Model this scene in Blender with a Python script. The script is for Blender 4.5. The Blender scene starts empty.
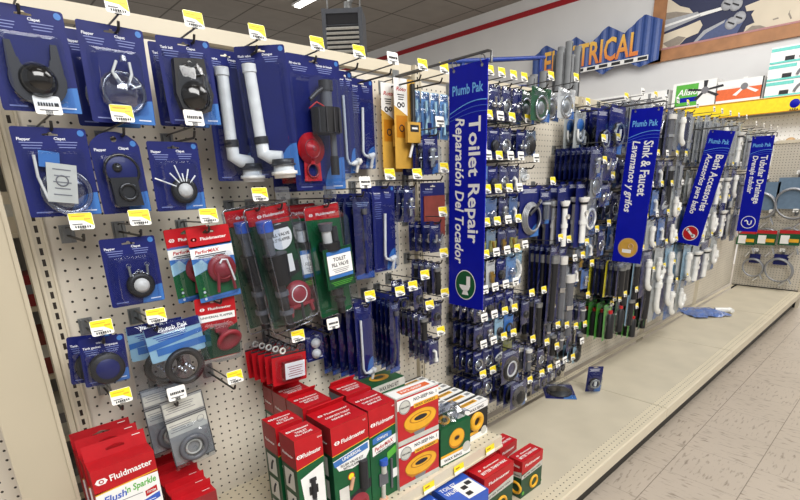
import bpy, bmesh, math, random
from mathutils import Matrix, Vector
C = bpy.context.scene.collection
PI = math.pi
rnd = random.Random(7)

# ------------------------------------------------------------------ camera
FPX, CX, CY = 478.53, 400.0, 328.61
YAW, PITCH, ROLL = 0.737303, 0.296768, 0.0303807
CAM = Vector((0.0, -1.378, 1.36))
def _axes():
    cy, sy, cp, sp = math.cos(YAW), math.sin(YAW), math.cos(PITCH), math.sin(PITCH)
    f = Vector((sy*cp, cy*cp, -sp)); r = Vector((cy, -sy, 0)); d = f.cross(r)
    c, s = math.cos(ROLL), math.sin(ROLL)
    return c*r + s*d, -s*r + c*d, f
AR, AD, AF = _axes()
cd = bpy.data.cameras.new('camera'); cam = bpy.data.objects.new('camera', cd); C.objects.link(cam)
cd.sensor_width = 36; cd.lens = FPX/800*36; cd.shift_y = (CY-250)/800; cd.clip_start = 0.02; cd.clip_end = 100
m3 = Matrix((AR, -AD, -AF)).transposed()
cam.matrix_world = Matrix.Translation(CAM) @ m3.to_4x4()
bpy.context.scene.camera = cam
def ray(px, py): return AR*((px-CX)/FPX) + AD*((py-CY)/FPX) + AF
def at(px, py, Y):
    v = ray(px, py); return CAM + v*((Y-CAM.y)/v.y)
def atx(px, py, X):
    v = ray(px, py); return CAM + v*((X-CAM.x)/v.x)
def atz(px, py, Z):
    v = ray(px, py); return CAM + v*((Z-CAM.z)/v.z)

# ------------------------------------------------------------------ materials
def lin(c): return tuple(((x/255)/12.92 if x/255 <= .04045 else ((x/255+.055)/1.055)**2.4) for x in c)
M = {}
def nt(name):
    m = bpy.data.materials.new(name); m.use_nodes = True
    n = m.node_tree; n.nodes.clear()
    o = n.nodes.new('ShaderNodeOutputMaterial')
    return m, n, o
def mat(name, rgb, rough=.5, metal=0, var=.08, scale=30, coat=0, emit=0, spec=.5, bump=0):
    m, n, o = nt(name)
    b = n.nodes.new('ShaderNodeBsdfPrincipled'); n.links.new(b.outputs[0], o.inputs[0])
    tc = n.nodes.new('ShaderNodeTexCoord'); nz = n.nodes.new('ShaderNodeTexNoise')
    nz.inputs['Scale'].default_value = scale; nz.inputs['Detail'].default_value = 2
    n.links.new(tc.outputs['Object'], nz.inputs['Vector'])
    mr = n.nodes.new('ShaderNodeMapRange'); n.links.new(nz.outputs[0], mr.inputs[0])
    mr.inputs[1].default_value = .3; mr.inputs[2].default_value = .7
    mr.inputs[3].default_value = 1-var; mr.inputs[4].default_value = 1+var
    mx = n.nodes.new('ShaderNodeVectorMath'); mx.operation = 'SCALE'
    mx.inputs[0].default_value = lin(rgb); n.links.new(mr.outputs[0], mx.inputs['Scale'])
    n.links.new(mx.outputs[0], b.inputs['Base Color'])
    b.inputs['Roughness'].default_value = rough; b.inputs['Metallic'].default_value = metal
    b.inputs['Coat Weight'].default_value = coat; b.inputs['Specular IOR Level'].default_value = spec
    if emit:
        b.inputs['Emission Color'].default_value = (*lin(rgb), 1); b.inputs['Emission Strength'].default_value = emit
    if bump:
        bp = n.nodes.new('ShaderNodeBump'); bp.inputs['Strength'].default_value = bump; bp.inputs['Distance'].default_value = .01
        n.links.new(nz.outputs[0], bp.inputs['Height']); n.links.new(bp.outputs[0], b.inputs['Normal'])
    M[name] = m; return m
def clear(name, tint=(255,255,255), base=.05, rim=.45, rough=.06, bump=0.0, scale=25):
    m, n, o = nt(name)
    t = n.nodes.new('ShaderNodeBsdfTransparent'); t.inputs[0].default_value = (*lin(tint), 1)
    g = n.nodes.new('ShaderNodeBsdfGlossy'); g.inputs['Roughness'].default_value = rough
    lw = n.nodes.new('ShaderNodeLayerWeight'); lw.inputs[0].default_value = .35
    mr = n.nodes.new('ShaderNodeMapRange'); n.links.new(lw.outputs['Facing'], mr.inputs[0])
    mr.inputs[3].default_value = base; mr.inputs[4].default_value = rim
    mx = n.nodes.new('ShaderNodeMixShader')
    n.links.new(mr.outputs[0], mx.inputs[0]); n.links.new(t.outputs[0], mx.inputs[1]); n.links.new(g.outputs[0], mx.inputs[2])
    n.links.new(mx.outputs[0], o.inputs[0])
    tc = n.nodes.new('ShaderNodeTexCoord'); nz = n.nodes.new('ShaderNodeTexNoise'); nz.inputs['Scale'].default_value = scale
    n.links.new(tc.outputs['Object'], nz.inputs['Vector'])
    bp = n.nodes.new('ShaderNodeBump'); bp.inputs['Strength'].default_value = bump; bp.inputs['Distance'].default_value = .02
    n.links.new(nz.outputs[0], bp.inputs['Height'])
    n.links.new(bp.outputs[0], g.inputs['Normal']); n.links.new(bp.outputs[0], lw.inputs['Normal'])
    M[name] = m; return m
def grid_mat(name, rgb, a, b, pitch_a, pitch_b, ra, rb, hole=(40,34,28), off=(0,0), rough=.45, shape='round'):
    """painted sheet steel or hardboard with a regular grid of dark holes on object axes a and b"""
    m = mat(name, rgb, rough, var=.05, scale=4); n = m.node_tree
    bs = [x for x in n.nodes if x.type == 'BSDF_PRINCIPLED'][0]
    tc = [x for x in n.nodes if x.type == 'TEX_COORD'][0]
    sx = n.nodes.new('ShaderNodeSeparateXYZ'); n.links.new(tc.outputs['Object'], sx.inputs[0])
    def mth(op, *ins):
        k = n.nodes.new('ShaderNodeMath'); k.operation = op
        for i, v in enumerate(ins):
            if hasattr(v, 'links'): n.links.new(v, k.inputs[i])
            else: k.inputs[i].default_value = v
        return k.outputs[0]
    def cell(ax, p, r, of):
        u = mth('ADD', sx.outputs[ax], 50*p+of); u = mth('DIVIDE', u, p); u = mth('FRACT', u); u = mth('SUBTRACT', u, .5)
        return mth('MULTIPLY', u, p/r)
    u, v = cell(a, pitch_a, ra, off[0]), cell(b, pitch_b, rb, off[1])
    if shape == 'round': d = mth('ADD', mth('MULTIPLY', u, u), mth('MULTIPLY', v, v))
    else: d = mth('MAXIMUM', mth('ABSOLUTE', u), mth('ABSOLUTE', v))
    h = mth('LESS_THAN', d, 1.0)
    mx = n.nodes.new('ShaderNodeMix'); mx.data_type = 'RGBA'
    src = bs.inputs['Base Color'].links[0].from_socket
    n.links.new(h, mx.inputs[0]); n.links.new(src, mx.inputs[6]); mx.inputs[7].default_value = (*lin(hole), 1)
    n.links.new(mx.outputs[2], bs.inputs['Base Color'])
    return m
PEG = (222,214,198)
grid_mat('pegboard', PEG, 0, 2, .0254, .0254, .0030, .0030)
grid_mat('pegboard_end', (205,198,184), 1, 2, .0254, .0254, .0036, .0036)
grid_mat('perforated_deck', (206,196,172), 0, 1, .0254, .0254, .0032, .0032, off=(0,.004))
grid_mat('slotted_steel', (203,194,174), 0, 2, .034, .0254, .0034, .008, off=(.017,0), shape='rect', hole=(38,30,24))
grid_mat('pegboard_far', (250,249,246), 1, 2, .05, .05, .006, .006, hole=(190,186,180))
mat('beige_steel', (214,204,182), .42, var=.04, scale=3)
mat('beige_deck', (194,185,164), .5, var=.07, scale=5, bump=.03)
mat('kick_black', (30,29,28), .5)
mat('wall_paint', (226,226,226), .7, var=.02, scale=2)
mat('red_stripe', (168,28,38), .5)
mat('wood', (172,120,78), .5, var=.15, scale=6)
mat('wood_pink', (182,130,130), .5)
mat('blue_card', (19,28,96), .42, var=.1, coat=.1, spec=.3)
mat('navy_card', (22,31,92), .42, var=.1, coat=.1, spec=.3)
mat('light_blue', (56,112,182), .4)
mat('pale_blue', (150,190,210), .4)
mat('sign_blue', (6,18,160), .45, var=.05, spec=.2)
mat('sign_lightblue', (110,178,236), .4)
mat('swoosh', (70,110,210), .4)
mat('white', (240,240,238), .4, var=.03)
mat('print_white', (225,228,238), .5, var=.02)
mat('print_dim', (120,130,185), .5, var=.02)
mat('tag_white', (246,245,240), .4, var=.02)
mat('tag_yellow', (244,226,40), .4, var=.03)
mat('ink', (35,35,40), .6)
mat('ink_grey', (120,120,125), .6)
mat('wire', (112,112,112), .35, metal=.8)
mat('zinc', (150,152,152), .4, metal=.7, var=.2)
mat('dark_wire', (62,60,58), .4, metal=.5)
mat('black_rubber', (26,26,29), .45, var=.15)
mat('black_gloss', (18,18,20), .16, coat=.6)
mat('grey_plastic', (92,94,100), .4)
mat('dark_plastic', (48,48,52), .38)
mat('white_plastic', (236,236,232), .28, coat=.3)
mat('offwhite', (214,212,206), .4)
mat('chrome', (205,208,212), .14, metal=1, var=.05)
mat('brass', (168,138,72), .3, metal=.8)
mat('olive', (140,138,70), .5)
mat('red', (182,22,32), .42, var=.08, coat=.1, spec=.3)
mat('dark_red', (140,26,34), .4, var=.08, coat=.2)
mat('maroon_rubber', (142,44,56), .4, var=.1)
mat('bright_red', (186,28,36), .35)
mat('brick', (126,52,44), .6, var=.12)
mat('green', (18,86,50), .42, var=.1, coat=.1, spec=.3)
mat('dark_green', (16,66,42), .4, var=.1)
mat('lime', (86,176,60), .4)
mat('gold', (232,172,40), .4)
mat('amber', (204,158,66), .45)
mat('gold_dark', (186,120,24), .4)
mat('orange', (224,104,52), .45)
mat('teal', (110,205,195), .45)
mat('yellow_band', (244,214,34), .45)
mat('frost', (205,214,232), .2, coat=.5)
mat('leaflet', (196,196,188), .5)
mat('leaflet_grey', (140,141,142), .5)
mat('skin', (208,160,130), .5)
mat('glove', (222,210,188), .6, var=.08, scale=2)
mat('mural_navy', (44,50,84), .6, var=.2, scale=1.5)
mat('mural_mid', (80,92,132), .6)
mat('mural_grey', (170,172,178), .4)
mat('sign_corrugated', (48,78,146), .4, var=.1)
mat('heater_grey', (96,100,108), .45)
mat('louver', (205,203,196), .4)
mat('tile_grid', (92,86,80), .6)
mat('grey_foam', (122,124,126), .8)
mat('grey_foam_dark', (78,80,84), .8)
mat('rack_blue', (36,66,152), .4)
mat('dark_gap', (48,42,38), .8)
mat('tube_light', (255,252,244), .4, emit=9)
mat('hose_grey', (150,152,156), .35, metal=.5, var=.2, scale=300)
mat('grey_blue', (112,136,160), .4)
mat('post_paint', (186,176,154), .45, var=.05, scale=4)
mat('tan', (196,160,116), .5)
clear('blister', (240,244,250), .02, .36, .06, .18, 9)
clear('bag', (240,244,250), .07, .5, .14, .6, 26)
clear('bag_soft', (240,244,250), .03, .4, .08, .25, 12)
clear('bag_blue', (196,212,240), .07, .48, .14, .6, 26)
clear('frost_clear', (220,226,240), .2, .8, .15, .2)
# letters of the electrical sign: painted from yellow at the top to red orange at the foot
m = mat('sign_letter', (235,150,50), .4); n = m.node_tree
bs = [x for x in n.nodes if x.type == 'BSDF_PRINCIPLED'][0]; tc = [x for x in n.nodes if x.type == 'TEX_COORD'][0]
sx = n.nodes.new('ShaderNodeSeparateXYZ'); n.links.new(tc.outputs['Object'], sx.inputs[0])
mr = n.nodes.new('ShaderNodeMapRange'); mr.inputs[1].default_value = -.22; mr.inputs[2].default_value = .3; n.links.new(sx.outputs[2], mr.inputs[0])
cr = n.nodes.new('ShaderNodeValToRGB'); cr.color_ramp.elements[0].color = (*lin((222,84,44)), 1); cr.color_ramp.elements[1].color = (*lin((248,206,84)), 1)
n.links.new(mr.outputs[0], cr.inputs[0]); n.links.new(cr.outputs[0], bs.inputs['Base Color'])

# ------------------------------------------------------------------ mesh builder
_txt = {}
def text_geo(s, bold, ital):
    k = (s, bold, ital)
    if k not in _txt:
        cu = bpy.data.curves.new('t', 'FONT'); cu.body = s; cu.size = 1; cu.offset = .022 if bold else 0
        cu.shear = .22 if ital else 0; cu.resolution_u = 2
        ob = bpy.data.objects.new('t', cu); C.objects.link(ob)
        bpy.context.view_layer.update()
        me = ob.to_mesh(); V = [tuple(v.co) for v in me.vertices]; F = [tuple(p.vertices) for p in me.polygons]
        ob.to_mesh_clear(); bpy.data.objects.remove(ob); bpy.data.curves.remove(cu)
        _txt[k] = (V, F)
    return _txt[k]
class MB:
    def __init__(s): s.V = []; s.F = []; s.m = []; s.sm = []; s.names = []; s.T = Matrix.Identity(4)
    def mi(s, n):
        if n not in s.names: s.names.append(n)
        return s.names.index(n)
    def add(s, V, F, m, smooth=False):
        b = len(s.V); T = s.T
        s.V += [tuple(T @ Vector(v)) for v in V]
        i = s.mi(m)
        for f in F: s.F.append(tuple(b+x for x in f)); s.m.append(i); s.sm.append(smooth)
        return s
    def poly(s, pts, m): return s.add(pts, [tuple(range(len(pts)))], m)
    def box(s, c, d, m, faces=None, r=None):
        x, y, z = c; a, b, h = d[0]/2, d[1]/2, d[2]/2
        V = [(x+i*a, y+j*b, z+k*h) for k in (-1,1) for j in (-1,1) for i in (-1,1)]
        if r:
            R_ = Matrix.Rotation(r[1], 4, r[0]); cc = Vector(c); V = [tuple(cc + R_ @ (Vector(v)-cc)) for v in V]
        F = {'bot':(0,2,3,1),'top':(4,5,7,6),'front':(0,1,5,4),'back':(3,2,6,7),'left':(2,0,4,6),'right':(1,3,7,5)}
        for k, f in F.items():
            mm = (faces or {}).get(k, m)
            if mm: s.add([V[i] for i in f], [(0,1,2,3)], mm)
        return s
    def tube(s, pts, r, m, n=8, cap=True, closed=False):
        P = [Vector(p) for p in pts]; V = []; F = []; k = len(P)
        rr = r if isinstance(r, (list, tuple)) else [r]*k
        up = None
        for i, p in enumerate(P):
            if closed: t = (P[(i+1) % k]-P[i-1])
            else: t = (P[min(i+1,k-1)]-P[max(i-1,0)])
            t.normalize()
            if up is None:
                up = Vector((0,0,1)) if abs(t.z) < .9 else Vector((1,0,0))
            u = t.cross(up); 
            if u.length < 1e-4: u = t.cross(Vector((0,1,0)))
            u.normalize(); w = u.cross(t); up = w
            for j in range(n):
                a = 2*PI*j/n; V.append(tuple(p + (u*math.cos(a)+w*math.sin(a))*rr[i]))
        for i in range(k if closed else k-1):
            for j in range(n):
                a, b = i*n+j, i*n+(j+1) % n; c_, d_ = ((i+1) % k)*n+(j+1) % n, ((i+1) % k)*n+j
                F.append((a,b,c_,d_))
        s.add(V, F, m, True)
        if cap and not closed:
            s.add(V[:n], [tuple(reversed(range(n)))], m); s.add(V[-n:], [tuple(range(n))], m)
        return s
    def lathe(s, prof, o, ax, m, n=20, smooth=True):
        """prof: (distance along axis, radius) pairs; ax: unit vector"""
        A = Vector(ax).normalized(); u = A.orthogonal().normalized(); w = A.cross(u); o = Vector(o); V = []; F = []
        for t, r in prof:
            for j in range(n):
                a = 2*PI*j/n; V.append(tuple(o + A*t + (u*math.cos(a)+w*math.sin(a))*max(r, 1e-5)))
        for i in range(len(prof)-1):
            for j in range(n): F.append((i*n+j, i*n+(j+1) % n, (i+1)*n+(j+1) % n, (i+1)*n+j))
        return s.add(V, F, m, smooth)
    def disc(s, o, r, m, y=0, n=24, sx=1, sz=1):
        return s.poly([(o[0]+r*sx*math.cos(2*PI*i/n), y, o[1]+r*sz*math.sin(2*PI*i/n)) for i in range(n)], m)
    def torus(s, o, R_, r, m, ax=(0,1,0), n=24, k=8, sq=1):
        A = Vector(ax).normalized(); u = A.orthogonal().normalized(); w = A.cross(u); o = Vector(o)
        return s.tube([tuple(o+(u*math.cos(2*PI*i/n)+w*math.sin(2*PI*i/n)*sq)*R_) for i in range(n)], r, m, k, closed=True)
    def sheet(s, outer, m, y=0, holes=()):
        """flat polygon in XZ facing -Y, with holes"""
        bm = bmesh.new(); ed = []
        for lp in (outer, *holes):
            vs = [bm.verts.new((p[0], y, p[1])) for p in lp]
            ed += [bm.edges.new((vs[i], vs[(i+1) % len(vs)])) for i in range(len(vs))]
        bmesh.ops.triangle_fill(bm, edges=ed, use_beauty=True, use_dissolve=False, normal=(0,-1,0))
        bm.verts.index_update()
        s.add([tuple(v.co) for v in bm.verts], [tuple(v.index for v in f.verts) for f in bm.faces], m); bm.free()
        return s
    def prism(s, pts, y0, y1, m, side=None):
        n = len(pts); V = [(p[0], y0, p[1]) for p in pts]+[(p[0], y1, p[1]) for p in pts]
        s.add(V, [tuple(range(n)), tuple(reversed(range(n, 2*n)))], m)
        return s.add(V, [(i, i+n, (i+1) % n+n, (i+1) % n) for i in range(n)], side or m)
    def text(s, str_, x, z, h, m, y=0, bold=False, ital=False, w=None, align='c', rot=0):
        """lettering lying in XZ facing -Y; h is the letter height, (x,z) the centre (or left) of the line"""
        V, F = text_geo(str_, bold, ital)
        if not V: return s
        x0, x1 = min(v[0] for v in V), max(v[0] for v in V); sc = h/.72
        sxx = sc if w is None else w/(x1-x0)
        cx = (x0+x1)/2 if align == 'c' else x0
        c_, s_ = math.cos(rot), math.sin(rot); out = []
        for v in V:
            a, b = (v[0]-cx)*sxx, (v[1]-.36)*sc
            out.append((x+a*c_-b*s_, y, z+a*s_+b*c_))
        return s.add(out, F, m)
    def build(s, name, parent=None, link=True):
        me = bpy.data.meshes.new(name); me.from_pydata(s.V, [], s.F)
        for nme in s.names: me.materials.append(M[nme])
        me.polygons.foreach_set('material_index', s.m); me.polygons.foreach_set('use_smooth', s.sm); me.update()
        o = bpy.data.objects.new(name, me); C.objects.link(o); o.parent = parent
        if parent: KIDS.setdefault(parent.name, []).append(o)
        return o
def rr(w, h, r=.006, x0=None, z1=0, n=3):
    """rounded rectangle hanging down from z1, centred on x"""
    x0 = -w/2 if x0 is None else x0; x1 = x0+w; z0 = z1-h; P = []
    for cx, cz, a0 in ((x1-r, z1-r, 0), (x0+r, z1-r, 90), (x0+r, z0+r, 180), (x1-r, z0+r, 270)):
        for i in range(n+1):
            a = math.radians(a0+90*i/n); P.append((cx+r*math.cos(a), cz+r*math.sin(a)))
    return P
def circ(x, z, r, n=20, sx=1): return [(x+r*sx*math.cos(2*PI*i/n), z+r*math.sin(2*PI*i/n)) for i in range(n)]
def tag(o, label=None, cat=None, group=None, kind=None):
    if label: o['label'] = label
    if cat: o['category'] = cat
    if group: o['group'] = group
    if kind: o['kind'] = kind
    return o
def empty(name, loc=(0,0,0), rz=0, ry=0, rx=0):
    o = bpy.data.objects.new(name, None); o.empty_display_size = .02; C.objects.link(o)
    o.location = loc; o.rotation_euler = (rx, ry, rz); return o
KIDS = {}
def copy_tree(o, parent=None):
    c = o.copy(); C.objects.link(c); c.parent = parent
    for k in ('label', 'category', 'group'):
        if parent is None and k in c: del c[k]
    for ch in KIDS.get(o.name, []):
        copy_tree(ch, c)
    return c
LE = (205,125,110,110,.46); EXPO = 0.0
# ------------------------------------------------------------------ the setting
f = MB(); f.box((6,-1,-.05), (26,24,.1), 'white')
m = mat('vinyl_tile', (184,172,157), .35, var=.04, scale=2.2)
n = m.node_tree; bs = [x for x in n.nodes if x.type == 'BSDF_PRINCIPLED'][0]; tc = [x for x in n.nodes if x.type == 'TEX_COORD'][0]
src = bs.inputs['Base Color'].links[0].from_socket
def mth(op, *ins):
    k = n.nodes.new('ShaderNodeMath'); k.operation = op
    for i, v in enumerate(ins):
        if hasattr(v, 'links'): n.links.new(v, k.inputs[i])
        else: k.inputs[i].default_value = v
    return k.outputs[0]
sx = n.nodes.new('ShaderNodeSeparateXYZ'); n.links.new(tc.outputs['Object'], sx.inputs[0])
T_ = .3048
ua = mth('DIVIDE', mth('ADD', sx.outputs[0], 50*T_-2.575), T_); va = mth('DIVIDE', mth('ADD', sx.outputs[1], 50*T_+.739), T_)
fu, fv = mth('FRACT', ua), mth('FRACT', va)
def edge(fr): return mth('LESS_THAN', mth('SUBTRACT', .5, mth('ABSOLUTE', mth('SUBTRACT', fr, .5))), .006)
seam = mth('MAXIMUM', mth('MULTIPLY', edge(fu), .45), edge(fv))
chk = mth('MODULO', mth('ADD', mth('FLOOR', ua), mth('FLOOR', va)), 2)
def streak(sx_, sy_, lo, hi, seedz):
    mp = n.nodes.new('ShaderNodeMapping'); mp.inputs['Scale'].default_value = (sx_, sy_, 1); mp.inputs['Location'].default_value = (0,0,seedz)
    n.links.new(tc.outputs['Object'], mp.inputs[0])
    z = n.nodes.new('ShaderNodeTexNoise'); z.inputs['Scale'].default_value = 1; z.inputs['Detail'].default_value = 3; n.links.new(mp.outputs[0], z.inputs['Vector'])
    r = n.nodes.new('ShaderNodeMapRange'); r.inputs[1].default_value = lo; r.inputs[2].default_value = hi; n.links.new(z.outputs[0], r.inputs[0])
    return r.outputs[0]
s1, s2 = streak(16,70,.56,.72,1), streak(70,16,.56,.72,5)
st = n.nodes.new('ShaderNodeMix'); n.links.new(chk, st.inputs[0]); n.links.new(s1, st.inputs[2]); n.links.new(s2, st.inputs[3])
def mixc(fac, a, col):
    x = n.nodes.new('ShaderNodeMix'); x.data_type = 'RGBA'; n.links.new(fac, x.inputs[0]); n.links.new(a, x.inputs[6]); x.inputs[7].default_value = (*lin(col), 1); return x.outputs[2]
c1 = mixc(mth('MULTIPLY', st.outputs[0], .8), src, (120,107,94)); c2 = mixc(mth('MULTIPLY', seam, .75), c1, (96,84,72)); n.links.new(c2, bs.inputs['Base Color'])
f.names[0] = 'vinyl_tile'
tag(f.build('floor'), kind='structure')
# ceiling of drop tiles
m = mat('ceiling_tile', (150,144,137), .9, var=.05, scale=3)
n = m.node_tree; bs = [x for x in n.nodes if x.type == 'BSDF_PRINCIPLED'][0]; tc = [x for x in n.nodes if x.type == 'TEX_COORD'][0]
src = bs.inputs['Base Color'].links[0].from_socket
sx = n.nodes.new('ShaderNodeSeparateXYZ'); n.links.new(tc.outputs['Object'], sx.inputs[0])
fu, fv = mth('FRACT', mth('DIVIDE', mth('ADD', sx.outputs[0], 61-.43), 1.22)), mth('FRACT', mth('DIVIDE', mth('ADD', sx.outputs[1], 61+.2), 1.22))
def edge2(fr, t): return mth('LESS_THAN', mth('SUBTRACT', .5, mth('ABSOLUTE', mth('SUBTRACT', fr, .5))), t)
n.links.new(mixc(mth('MULTIPLY', mth('MAXIMUM', edge2(fu,.014), edge2(fv,.014)), .8), src, (84,78,72)), bs.inputs['Base Color'])
HC = 4.735
c = MB(); c.box((3.5,3,HC+.04), (11.8,20,.08), 'ceiling_tile'); tag(c.build('ceiling'), kind='structure')
w = MB(); w.box((9.36,3,HC/2), (.12,20,HC), 'wall_paint'); tag(w.build('wall_back'), kind='structure')
w = MB(); w.box((9.29,3,4.475), (.02,19,.095), 'red_stripe'); tag(w.build('trim_1'), kind='structure')

# ------------------------------------------------------------------ shelving run
UPX = [.14+1.22*i for i in range(6)]; TOP = 1.76; DZ = .173; DY = -.62
ordn = ['first','second','third','fourth','fifth','sixth','seventh','eighth','ninth','tenth','eleventh','twelfth']
hold = ['flush valves, flappers and the boxed goods shelf','toilet repair packs and an empty base deck','sink and faucet packs','bath accessory packs','drain tubes beside the end panel']
for i in range(5):
    x0, x1 = UPX[i], UPX[i+1]
    b = empty('shelving_bay', (x0,0,0)); dk = empty('base_shelf', (x0,0,0)); dw = 1.216 if i < 4 else 1.175
    tag(dk, ['base deck under the first bay, mostly hidden by the boxed goods shelf','bare beige base deck right of the boxed goods, below the toilet repair packs','bare beige base deck with two fallen blue packs, below sink packs','bare beige base deck with the wrapped blue bag, below bath packs','furthest base deck, ending at the hose panel'][i], 'base shelf', 'beige base decks')
    tag(b, f'{ordn[i]} beige pegboard bay from the left, with {hold[i]}', 'shelving', 'beige pegboard shelving bays')
    for k in range(2):
        p = MB(); p.box((.016+(k+.5)*.594,.006,(TOP+DZ)/2-.02), (.591,.012,TOP-DZ-.06), 'pegboard'); p.build('pegboard_panel', b)
    u = MB(); u.box((0,0,TOP/2), (.034,.03,TOP), 'beige_steel', {'front':'slotted_steel'})
    if i == 0: u.box((-.024,.01,TOP/2), (.012,.04,TOP), 'beige_steel')
    u.box((-.013,-.017,TOP/2), (.005,.006,TOP), 'beige_steel'); u.box((.013,-.017,TOP/2), (.005,.006,TOP), 'beige_steel'); u.build('upright', b)
    r = MB(); r.box((.61,.012,TOP-.018), (1.183,.03,.036), 'beige_steel'); r.build('top_rail', b)
    d = MB(); d.box((dw/2,DY/2-.03,DZ-.012), (dw,abs(DY)-.10,.024), 'beige_deck')
    d.box((dw/2,DY+.035,DZ-.0119), (dw,.07,.0242), 'perforated_deck', {'front':'beige_steel'})
    d.box((dw/2,-.040,DZ+.001), (dw,.03,.0025), 'perforated_deck'); d.build('deck_board', dk)
    l = MB(); l.box((dw/2,DY-.002,DZ-.03), (dw,.012,.055), 'beige_steel'); l.build('price_channel', dk)
    k = MB(); k.box((dw/2,-.575,.06), (dw,.012,.12), 'kick_black'); k.build('kick_plate', dk)
# end panel at right angles to the run
EX = 6.2; e = empty('endcap_fixture', (EX,0,0)); tag(e, 'pegboard end panel hung with hoses, closing the far end of the aisle', 'shelving')
p = MB(); p.box((.03,-.31,.9), (.02,.59,1.44), 'pegboard_end'); p.build('pegboard_panel', e)
p = MB(); p.box((.03,-.615,.81), (.03,.03,1.62), 'beige_steel'); p.build('upright', e)
p = MB(); p.box((.03,-.31,1.63), (.035,.62,.03), 'beige_steel'); p.build('top_rail', e)
p = MB(); p.box((.03,-.31,.09), (.012,.58,.18), 'kick_black'); p.build('kick_plate', e)

# lower shelf of the first bay
SZ = .435; SY = -.435
s = empty('metal_shelf', (UPX[0],0,SZ)); tag(s, 'beige perforated metal shelf in the first bay, carrying boxed toilet parts', 'shelf')
p = MB(); p.box((.61,SY/2-.012,-.012), (1.2,abs(SY)-.03,.024), 'perforated_deck', {'front':'beige_steel','left':'beige_steel','right':'beige_steel'}); p.build('shelf_board', s)
p = MB(); p.box((.61,SY-.002,-.02), (1.2,.012,.045), 'beige_steel'); p.box((.61,SY-.010,-.038), (1.2,.008,.006), 'beige_steel'); pc = p.build('price_channel', s)
for px, py in ((429,489),(459,468),(490,451)):
    q = at(px,py,SY-.013); p = MB(); p.T = Matrix.Translation((q.x-UPX[0], SY-.0135, -.02)) @ Matrix.Rotation(-.12, 4, 'X')
    p.box((0,0,0), (.05,.0012,.032), 'tag_yellow'); p.box((0,-.0009,-.010), (.05,.0006,.012), 'tag_white'); p.box((-.008,-.0009,.006), (.02,.0006,.005), 'gold_dark'); p.build('price_tag', pc)

# ------------------------------------------------------------------ peg hooks
def tag_plate(mb, yellow, y, z):
    mb.T = Matrix.Translation((0, y, z)) @ Matrix.Rotation(-.18, 4, 'X')
    W_, H_ = .043, .034
    mb.sheet(rr(W_, H_, .004, z1=H_/2), 'frost_clear' if yellow is None else 'tag_white', 0)
    if yellow is None: pass
    elif yellow:
        mb.poly([(-W_/2+.001,-.0006,H_/2-.001),(-W_/2+.001,-.0006,.003),(.004,-.0006,.001),(W_/2-.001,-.0006,-.010),(W_/2-.001,-.0006,H_/2-.001)], 'tag_yellow')
        mb.box((-.004,-.001,.010), (.024,.0004,.0018), 'gold'); mb.box((.011,-.001,.004), (.012,.0004,.003), 'gold')
        mb.box((-.008,-.001,-.006), (.018,.0004,.002), 'ink_grey')
        for i in range(7): mb.box((-.012+i*.0042,-.001,-.0115), (.0022,.0004,.0045), 'ink')
    else:
        for i in range(6): mb.box((-.014+i*.0042,-.001,.001), (.003,.0004,.006), 'ink')
        mb.box((.014,-.001,.001), (.007,.0004,.006), 'ink'); mb.box((0,-.001,-.009), (.030,.0004,.002), 'ink_grey')
    mb.box((0,.002,-H_/2+.004), (.012,.004,.008), 'wire'); mb.T = Matrix.Identity(4)
_hook = {}
def hook(X, z, L=.2, t='y', label='', group='peg hooks', rz=0, loc=None):
    k = (round(L,3), t)
    if k not in _hook:
        r = empty('peg_hook')
        b = MB(); b.box((0,-.002,.004), (.030,.003,.042), 'zinc'); b.box((-.009,-.006,.004), (.004,.008,.036), 'zinc'); b.box((.009,-.006,.004), (.004,.008,.036), 'zinc'); b.build('back_plate', r)
        l = MB(); l.tube([(0,-.004,0), (0,-L*.9,0), (0,-L*.93,.003), (0,-L*.96,.014)], .0028, 'dark_wire', 7); l.build('hook_wire', r)
        if t != 'n':
            u = MB(); u.tube([(0,-.004,.018), (0,-.02,.021), (0,-L+.003,.024)], .0021, 'wire', 6); tw = u.build('tag_wire', r)
            p = MB(); tag_plate(p, {'y':True,'w':False,'c':None}[t], -L, .041); p.build('price_tag', tw)
        _hook[k] = r; o = r
    else: o = copy_tree(_hook[k])
    o.location = loc or (X, 0, z); o.rotation_euler.z = rz
    return tag(o, label, 'hook', group)

# ------------------------------------------------------------------ packs: origin at the hang hole, front toward -Y
def card(mb, w, h, col='blue_card', top=.016, r=.005, hole=True, y=0):
    hl = []
    if hole: hl = [[(.013,.001),(.013,.004),(.004,.005),(.002,.008),(-.002,.008),(-.004,.005),(-.013,.004),(-.013,.001)]] if w > .05 else [circ(0,.003,.004,8)]
    mb.sheet(rr(w, h, r, z1=top), col, y, hl); return mb
def swoosh(mb, w, h, top=.016, y=-.0006, m='light_blue', sx=.42, sz=.26):
    P = [(w/2-.001, y, top-h+.001)]
    for i in range(9):
        a = PI/2+ (PI/2)*i/8
        P.append((w/2-.001+w*sx*math.cos(a), y, top-h+.001+h*sz*math.sin(a)))
    mb.poly(list(reversed(P)), m)
def print_lines(mb, x, z, w, n, m='print_dim', y=-.0006, step=.005, th=.0016):
    for i in range(n): mb.box((x+w*.02*(i % 2), y, z-i*step), (w*(1-.12*(i % 3)), .0003, th), m)
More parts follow.
